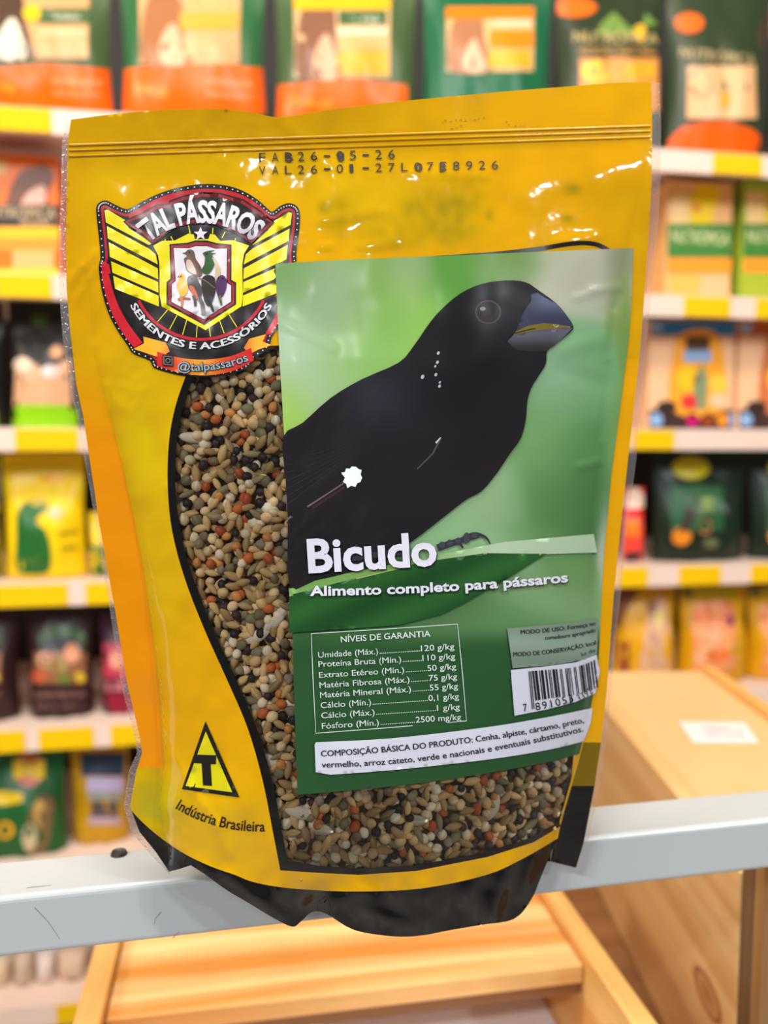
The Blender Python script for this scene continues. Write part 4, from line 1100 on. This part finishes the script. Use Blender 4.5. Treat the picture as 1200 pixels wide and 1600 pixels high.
# body
BODY = spline([(46, 626), (110, 580), (200, 500), (300, 440), (420, 386), (470, 330), (520, 258), (560, 212), (620, 162), (690, 131), (770, 120), (830, 126), (872, 152), (930, 195), (968, 240), (985, 270), (975, 288), (930, 325), (900, 350), (896, 390),
               (872, 430), (848, 470), (836, 512), (831, 570), (815, 630), (780, 680), (740, 740), (690, 800), (640, 828), (560, 890), (460, 966), (360, 1020), (300, 1050), (230, 1072), (150, 1090), (67, 1108), (62, 900), (54, 760)], 3)


def birdc(x, y):
    c = (33, 31, 34)
    c = lerp(c, (44, 44, 54), .9 * math.exp(-((x - 590) / 60) ** 2 - ((y - 620) / 40) ** 2))
    c = lerp(c, (46, 42, 42), max(0, .8 * noise.noise(Vector(((x + y) / 16, (y - x) / 70, 2)))) * smooth((640 - x) / 80) * smooth((y - 560) / 60))
    return lerp(c, (24, 21, 23), math.exp(-((x - 740) / 60) ** 2 - ((y - 600) / 90) ** 2) * .6)


bd.poly(ZP(BODY), birdc, 3, 8)
bd.poly(ZP([(848, 166), (868, 160), (886, 172), (930, 196), (966, 238), (986, 270), (940, 264), (890, 258), (840, 266), (800, 282), (815, 240), (835, 205), (848, 190)]), lambda x, y: lerp((56, 60, 78), (92, 98, 124), smooth((x - 810) / 50) * smooth((500 - y) / 30)), 4, 5)
bd.poly(ZP([(800, 284), (840, 266), (890, 258), (940, 264), (984, 271), (930, 276), (860, 282), (790, 296)]), (112, 98, 44), 5, 5)
bd.poly(ZP([(770, 318), (800, 288), (860, 280), (984, 273), (930, 326), (895, 350), (840, 350), (800, 345)]), lambda x, y: lerp((88, 88, 100), (46, 42, 42), smooth((y - 520) / 28)), 4, 5)
bd.stroke(ZP([(766, 322), (790, 292), (850, 277), (984, 271)]), 1.4, (26, 22, 24), 6)
bd.blob(*Z(709, 223), 20.5, 19, (70, 62, 64), 5); bd.blob(*Z(709, 222), 18, 16.5, (34, 27, 28), 6); bd.blob(*Z(703, 219), 13, 11, (20, 16, 18), 7); bd.blob(*Z(692, 212), 4.5, 3, (120, 116, 124), 8)
bd.poly(ZP([(234, 742), (246, 740), (250, 728), (262, 729), (268, 722), (282, 723), (290, 730), (300, 733), (297, 748), (302, 758), (296, 772), (286, 776), (280, 788), (266, 784), (254, 792), (250, 778), (240, 772), (246, 758)]), (226, 232, 228), 5)
bd.stroke(ZP([(60, 892), (150, 836), (242, 776)]), 3.4, (104, 84, 92), 5, 2)
bd.stroke(ZP([(60, 908), (150, 850), (246, 788)]), 7, (56, 40, 46), 4, 3)
for q in range(7):
    bd.stroke(ZP([(58, 690 + q * 26), (150, 680 + q * 16), (260, 650 + q * 8)]), 1.2, (46, 43, 46), 4, .5)
bd.stroke(ZP([(480, 730), (530, 680), (556, 630)]), 2, (70, 70, 76), 4, 3); bd.stroke(ZP([(540, 646), (556, 628)]), 3, (180, 180, 188), 5, 1.5)
for x, y, r in ((548, 355, 4), (545, 385, 4), (538, 398, 3), (497, 432, 5), (540, 425, 4), (552, 462, 4), (553, 450, 3)): bd.blob(*Z(x, y), r * .5, r * .7, (168, 170, 182), 6, .5)  # pale specks: gloss reflections on the label, painted onto the bird
# foot
for pts, w, w1 in (([(545, 985), (590, 970), (640, 955), (680, 945)], 11, 7), ([(630, 955), (665, 940), (700, 950), (716, 972)], 8, 2), ([(580, 975), (610, 965), (628, 985)], 8, 3), ([(270, 1018), (340, 1008), (440, 998)], 9, 9)):
    bd.stroke(ZP(spline(pts, 5, False)), w, (54, 52, 62), 5, w1)
for x, y in ((560, 975), (585, 968), (612, 962), (640, 946), (665, 944), (640, 960)): bd.blob(*Z(x, y), 5, 5, (66, 64, 76), 6)
bd.build('bird_picture', M_LABEL, root, bag, .0012, 5e-5, parent=label)


def Q(x, y): return (420 + x / 2.069, 820 + y / 2.069)


def QP(l): return [Q(*p) for p in l]


tx = Art()
sh = (30, 34, 32)
for dx, dy, c, ly in ((2.5, 2.5, sh, 0), (0, 0, (214, 212, 226), 3)):
    tx.text('Bicudo', [Q(128 + dx, 153 + dy), Q(545 + dx, 128 + dy)], 53, c, ly, .03)
    tx.text('Alimento completo para pássaros', [Q(133 + dx, 229 + dy), Q(600 + dx, 213 + dy), Q(968 + dx, 184 + dy)], 15.5, c, ly, .03)
tx.build('title_lettering', M_LABEL, root, bag, .0020, 4e-5, parent=label)
tb_ = Art()
cr_ = (206, 216, 212)
bx = QP([(137, 352), (380, 337), (610, 321), (626, 480), (639, 634), (400, 655), (152, 674), (144, 520)])
tb_.stroke(bx + [bx[0], bx[1]], 1.3, cr_, 0)
tb_.text('NÍVEIS DE GARANTIA', [Q(233, 380), Q(523, 361)], 9.8, cr_, 0, .008)
ROWS = [('Umidade (Máx.)', '120 g/kg', (160, 430), (600, 402), .44, .755), ('Proteína Bruta (Mín.)', '110 g/kg', (161, 460), (603, 434), .605, .76), ('Extrato Etéreo (Mín.)', '50 g/kg', (163, 495), (606, 467), .62, .79), ('Matéria Fibrosa (Máx.)', '75 g/kg', (164, 528), (609, 499), .655, .795),
        ('Matéria Mineral (Máx.)', '55 g/kg', (166, 560), (612, 530), .66, .795), ('Cálcio (Mín.)', '0,1 g/kg', (168, 593), (615, 563), .365, .78), ('Cálcio (Máx.)', '1 g/kg', (170, 626), (618, 597), .385, .835), ('Fósforo (Mín.)', '2500 mg/kg', (172, 660), (622, 630), .41, .675)]
for l, v, p0, p1, f0, f1 in ROWS:
    A, B = Vector(Q(*p0)), Vector(Q(*p1)); at = lambda f: tuple(A.lerp(B, f))
    tb_.text(l, [at(0), at(f0)], 9.6, cr_, 0, .006); tb_.text(v, [at(f1), at(1)], 9.6, cr_, 0, .006)
    n = int((f1 - f0) * 212 / 2.9)
    for k in range(n):
        q = A.lerp(B, f0 + .008 + (f1 - f0 - .012) * (k + .5) / n); tb_.blob(q.x, q.y - .8, .85, .85, cr_, 0, n=6)
tb_.build('analysis_table', M_LABEL, root, bag, .0011, 4e-5, parent=label)
# composition panel
cp = Art()
PAN = spline(QP([(152, 703), (400, 690), (700, 655), (900, 622), (1046, 592)]), 4, False)[:-1] + spline(QP([(1046, 592), (1040, 640), (1018, 700)]), 3, False)[:-1] + spline(QP([(1018, 700), (900, 728), (700, 760), (400, 793), (158, 811)]), 4, False)[:-1] + QP([(152, 800), (148, 712)])
cp.poly(PAN, (208, 208, 222), 0, 5.5)
DK = (34, 32, 40)
cp.text('COMPOSIÇÃO BÁSICA DO PRODUTO: Cenha, alpiste, cártamo, preto,', [Q(169, 749), Q(690, 699), Q(1020, 640)], 9.6, DK, 3, .012)
cp.text('vermelho, arroz cateto, verde e nacionais e eventuais substitutivos.', [Q(171, 785), Q(690, 737), Q(1018, 668)], 9.6, DK, 3, .012)
cp.build('composition_panel', M_LABEL, root, bag, .0013, 1e-4, parent=label)
# usage panel and barcode


def B6(x, y): return (780 + x / 6.667, 960 + y / 6.667)


def BP(l): return [B6(*p) for p in l]


us = Art()
us.poly(BP([(84, 145), (500, 110), (800, 85), (1000, 45), (1028, 40), (1018, 410), (900, 470), (560, 530), (140, 560)]), lambda x, y: lerp((132, 152, 136), (116, 134, 118), .5 + .5 * math.sin(y / 9)), 0, 5)
us.text('MODO DE USO: Forneça no', [B6(226, 205), B6(650, 168), B6(1010, 110)], 6.6, DK, 3, .012)
us.text('comedouro apropriado', [B6(478, 262), B6(760, 232), B6(1008, 180)], 6.4, DK, 3, .012)
us.text('MODO DE CONSERVAÇÃO: local', [B6(148, 436), B6(620, 395), B6(1014, 310)], 6.8, DK, 3, .012)
us.text('lo de', [B6(862, 436), B6(1008, 385)], 6, (70, 74, 72), 3, .006)
us.build('usage_panel', M_LABEL, root, bag, .0013, 1e-4, parent=label)
bc = Art()
bc.poly(BP([(120, 580), (500, 540), (800, 500), (1014, 420), (1050, 590), (1000, 820), (800, 910), (500, 990), (160, 1056)]), (206, 206, 220), 0, 5)
Lc = {'0': '0001101', '1': '0011001', '2': '0010011', '3': '0111101', '4': '0100011', '5': '0110001', '6': '0101111', '7': '0111011', '8': '0110111', '9': '0001011'}
Gc = {k: ''.join('1' if c == '0' else '0' for c in v)[::-1] for k, v in Lc.items()}
Rc = {k: ''.join('1' if c == '0' else '0' for c in v) for k, v in Lc.items()}
code = '891053339214'; par = 'LGLGLG'
bits = '101' + ''.join((Lc if par[i] == 'L' else Gc)[code[i]] for i in range(6)) + '01010' + ''.join(Rc[c] for c in code[6:])
# width of one module shrinks as the label turns round the side
mods = len(bits)
tops = lambda s: (306 + 545 * s - 40 * s * s + 195 * s ** 1.0 * .62, 592 - 62 * s - 80 * s ** 3)
wx = 690 / 78
k = 0
while k < mods:
    if bits[k] == '1':
        j = k
        while j < mods and bits[j] == '1': j += 1
        xa, xb = 306 + k * 9.15 * (1 - .0012 * k), 306 + j * 9.15 * (1 - .0012 * j)
        if xb < 1005:
            guard = k < 3 or 45 <= k <= 49
            ty = lambda x: 592 - (x - 306) * .078 - max(0, x - 700) ** 2 * .00075
            by = lambda x: (900 if not guard else 985) - (x - 360) * .145 - max(0, x - 760) ** 2 * .0006
            sk = 36
            bc.poly([B6(xa, ty(xa)), B6(xb, ty(xb)), B6(xb + sk, by(xb + sk)), B6(xa + sk, by(xa + sk))], DK, 3, 5)
        k = j
    else: k += 1
bc.text('7', [B6(258, 1012), B6(298, 1005)], 12.5, DK, 3)
bc.text('891053', [B6(385, 1000), B6(580, 962), B6(780, 905)], 12.5, DK, 3, 0, 1.25)
bc.text('3392', [B6(830, 908), B6(915, 865), B6(985, 815)], 11.5, (70, 68, 80), 3, 0, 1.15)
bc.build('barcode', M_LABEL, root, bag, .0013, 1e-4, parent=label)

# ------------------------------------------------------------------ bird seed inside the pouch
rnd = random.Random(11)
ico = bmesh.new(); bmesh.ops.create_icosphere(ico, subdivisions=2, radius=1)
IV = [v.co.copy() for v in ico.verts]; IF = [tuple(v.index for v in f.verts) for f in ico.faces]; ico.free()
KINDS = [  # weight, length px, width px, thick px, colours, pointed
    (30, 11.5, 5.0, 4.2, [(190, 156, 100), (172, 140, 90), (204, 170, 112), (160, 130, 84)], .9),      # canary seed
    (26, 7.4, 6.2, 5.2, [(222, 192, 142), (226, 204, 166), (208, 174, 118), (230, 210, 180)], .25),   # pale millet
    (7, 7.2, 5.8, 5.0, [(192, 100, 44), (176, 80, 36), (206, 136, 70)], .25),                          # red millet
    (14, 7.6, 6.2, 3.6, [(128, 112, 84), (138, 126, 106), (112, 98, 70), (120, 112, 82)], .5),         # hemp and green millet
    (12, 6.2, 5.4, 5.0, [(46, 32, 36), (60, 40, 44), (38, 32, 34)], .1),                              # black rape seed
    (5, 13.5, 4.8, 4.0, [(148, 132, 92), (128, 118, 84)], 1.0),                                       # oats and rice
]
tot = sum(k[0] for k in KINDS)
V = []; Fc = []; C = []


def seed(x, y, depth, kind, ang=None, colour=None, sc=1.0):
    w, l, b, t, cols, pt = kind
    s = rnd.uniform(.85, 1.15) * sc * 1.22
    a = rnd.uniform(0, math.pi) if ang is None else ang
    tilt = rnd.gauss(0, .3); c0 = lin(lerp(colour or rnd.choice(cols), (120, 90, 60), rnd.uniform(0, .1)))
    c0 = tuple(min(.9, h * 1.28) for h in c0)
    ctr = bag(x, y, -depth); k = .283 / F                     # metres per pixel at the pouch
    ax = (RT * math.cos(a) + UP * math.sin(a)); ay = (-RT * math.sin(a) + UP * math.cos(a)); az = -FW
    ax = (ax * math.cos(tilt) + az * math.sin(tilt)).normalized(); az = ax.cross(ay)
    n0 = len(V); stripe = rnd.random() < .35
    for v in IV:
        taper = 1 - pt * .55 * abs(v.x) ** 2.2
        V.append(ctr + (ax * v.x * l + ay * v.y * b * taper + az * v.z * t * taper) * (k * s) - sroot)
    for f in IF:
        Fc.append(tuple(n0 + i for i in f))
        col = []
        for i in f:
            q = 1.0
            if stripe: q = .86 + .14 * math.cos(IV[i].y * 7)
            if IV[i].x > .9: q *= .75
            col.append(tuple(h * q for h in c0))
        C.append(col)


sroot = bag(450, 1250, -.01)
region = [p for p in BORD]
R1 = [(x, y) for x, y in BORD]
cand = []
xs0, ys0, xs1, ys1 = 262, 540, 912, 1362


def seedzone(x, y):
    return inside(R1, np.array([[x, y]]))[0] and not (x > 490 and y < 1170) and not (x > XR(y) - 12)


def pick():
    r = rnd.uniform(0, tot)
    for k in KINDS:
        r -= k[0]
        if r <= 0: return k
    return KINDS[0]


for layer, (dmin, depth, n) in enumerate([(12.2, .0026, 5200), (11.6, .0042, 4200)]):
    cell = {}
    for _ in range(n * 3):
        x = rnd.uniform(xs0, xs1); y = rnd.uniform(ys0, ys1)
        if not seedzone(x, y): continue
        gx, gy = int(x / dmin), int(y / dmin); ok = True
        for i in (-1, 0, 1):
            for j in (-1, 0, 1):
                for q in cell.get((gx + i, gy + j), ()):
                    if (q[0] - x) ** 2 + (q[1] - y) ** 2 < dmin * dmin: ok = False
        if not ok: continue
        cell.setdefault((gx, gy), []).append((x, y))
        seed(x, y, depth + rnd.uniform(0, .0005), pick())
SUN = (0, 20, 8, 5, [(206, 196, 176)], .8)
for x, y, an in ((300, 684, -.1), (400, 995, .4), (424, 1190, -.6), (470, 1270, -.25), (650, 1282, .2), (770, 1262, 1.2), (425, 975, .6), (500, 1295, 0), (440, 958, .9)):
    seed(x, y, .0030, SUN, an, None, 1.0)
# the dark mass of seed behind the top layers
P3, T3 = fill(R1, (), 12)
n0 = len(V); V += [bag(p[0], p[1], -.0068) - sroot for p in P3]
for t in orient(P3, T3):
    c = P3[list(t)].mean(0)
    if c[0] > 500 and c[1] < 1150: continue
    Fc.append(tuple(n0 + i for i in t)); C.append([lin((92, 70, 50))] * 3)
so = link('birdseed_mix', V, Fc, M_SEED, None, C, True); so.location = sroot
tag(so, 'mixed millet, canary and black seeds behind the clear window of the yellow pouch', 'seeds', None, 'stuff')
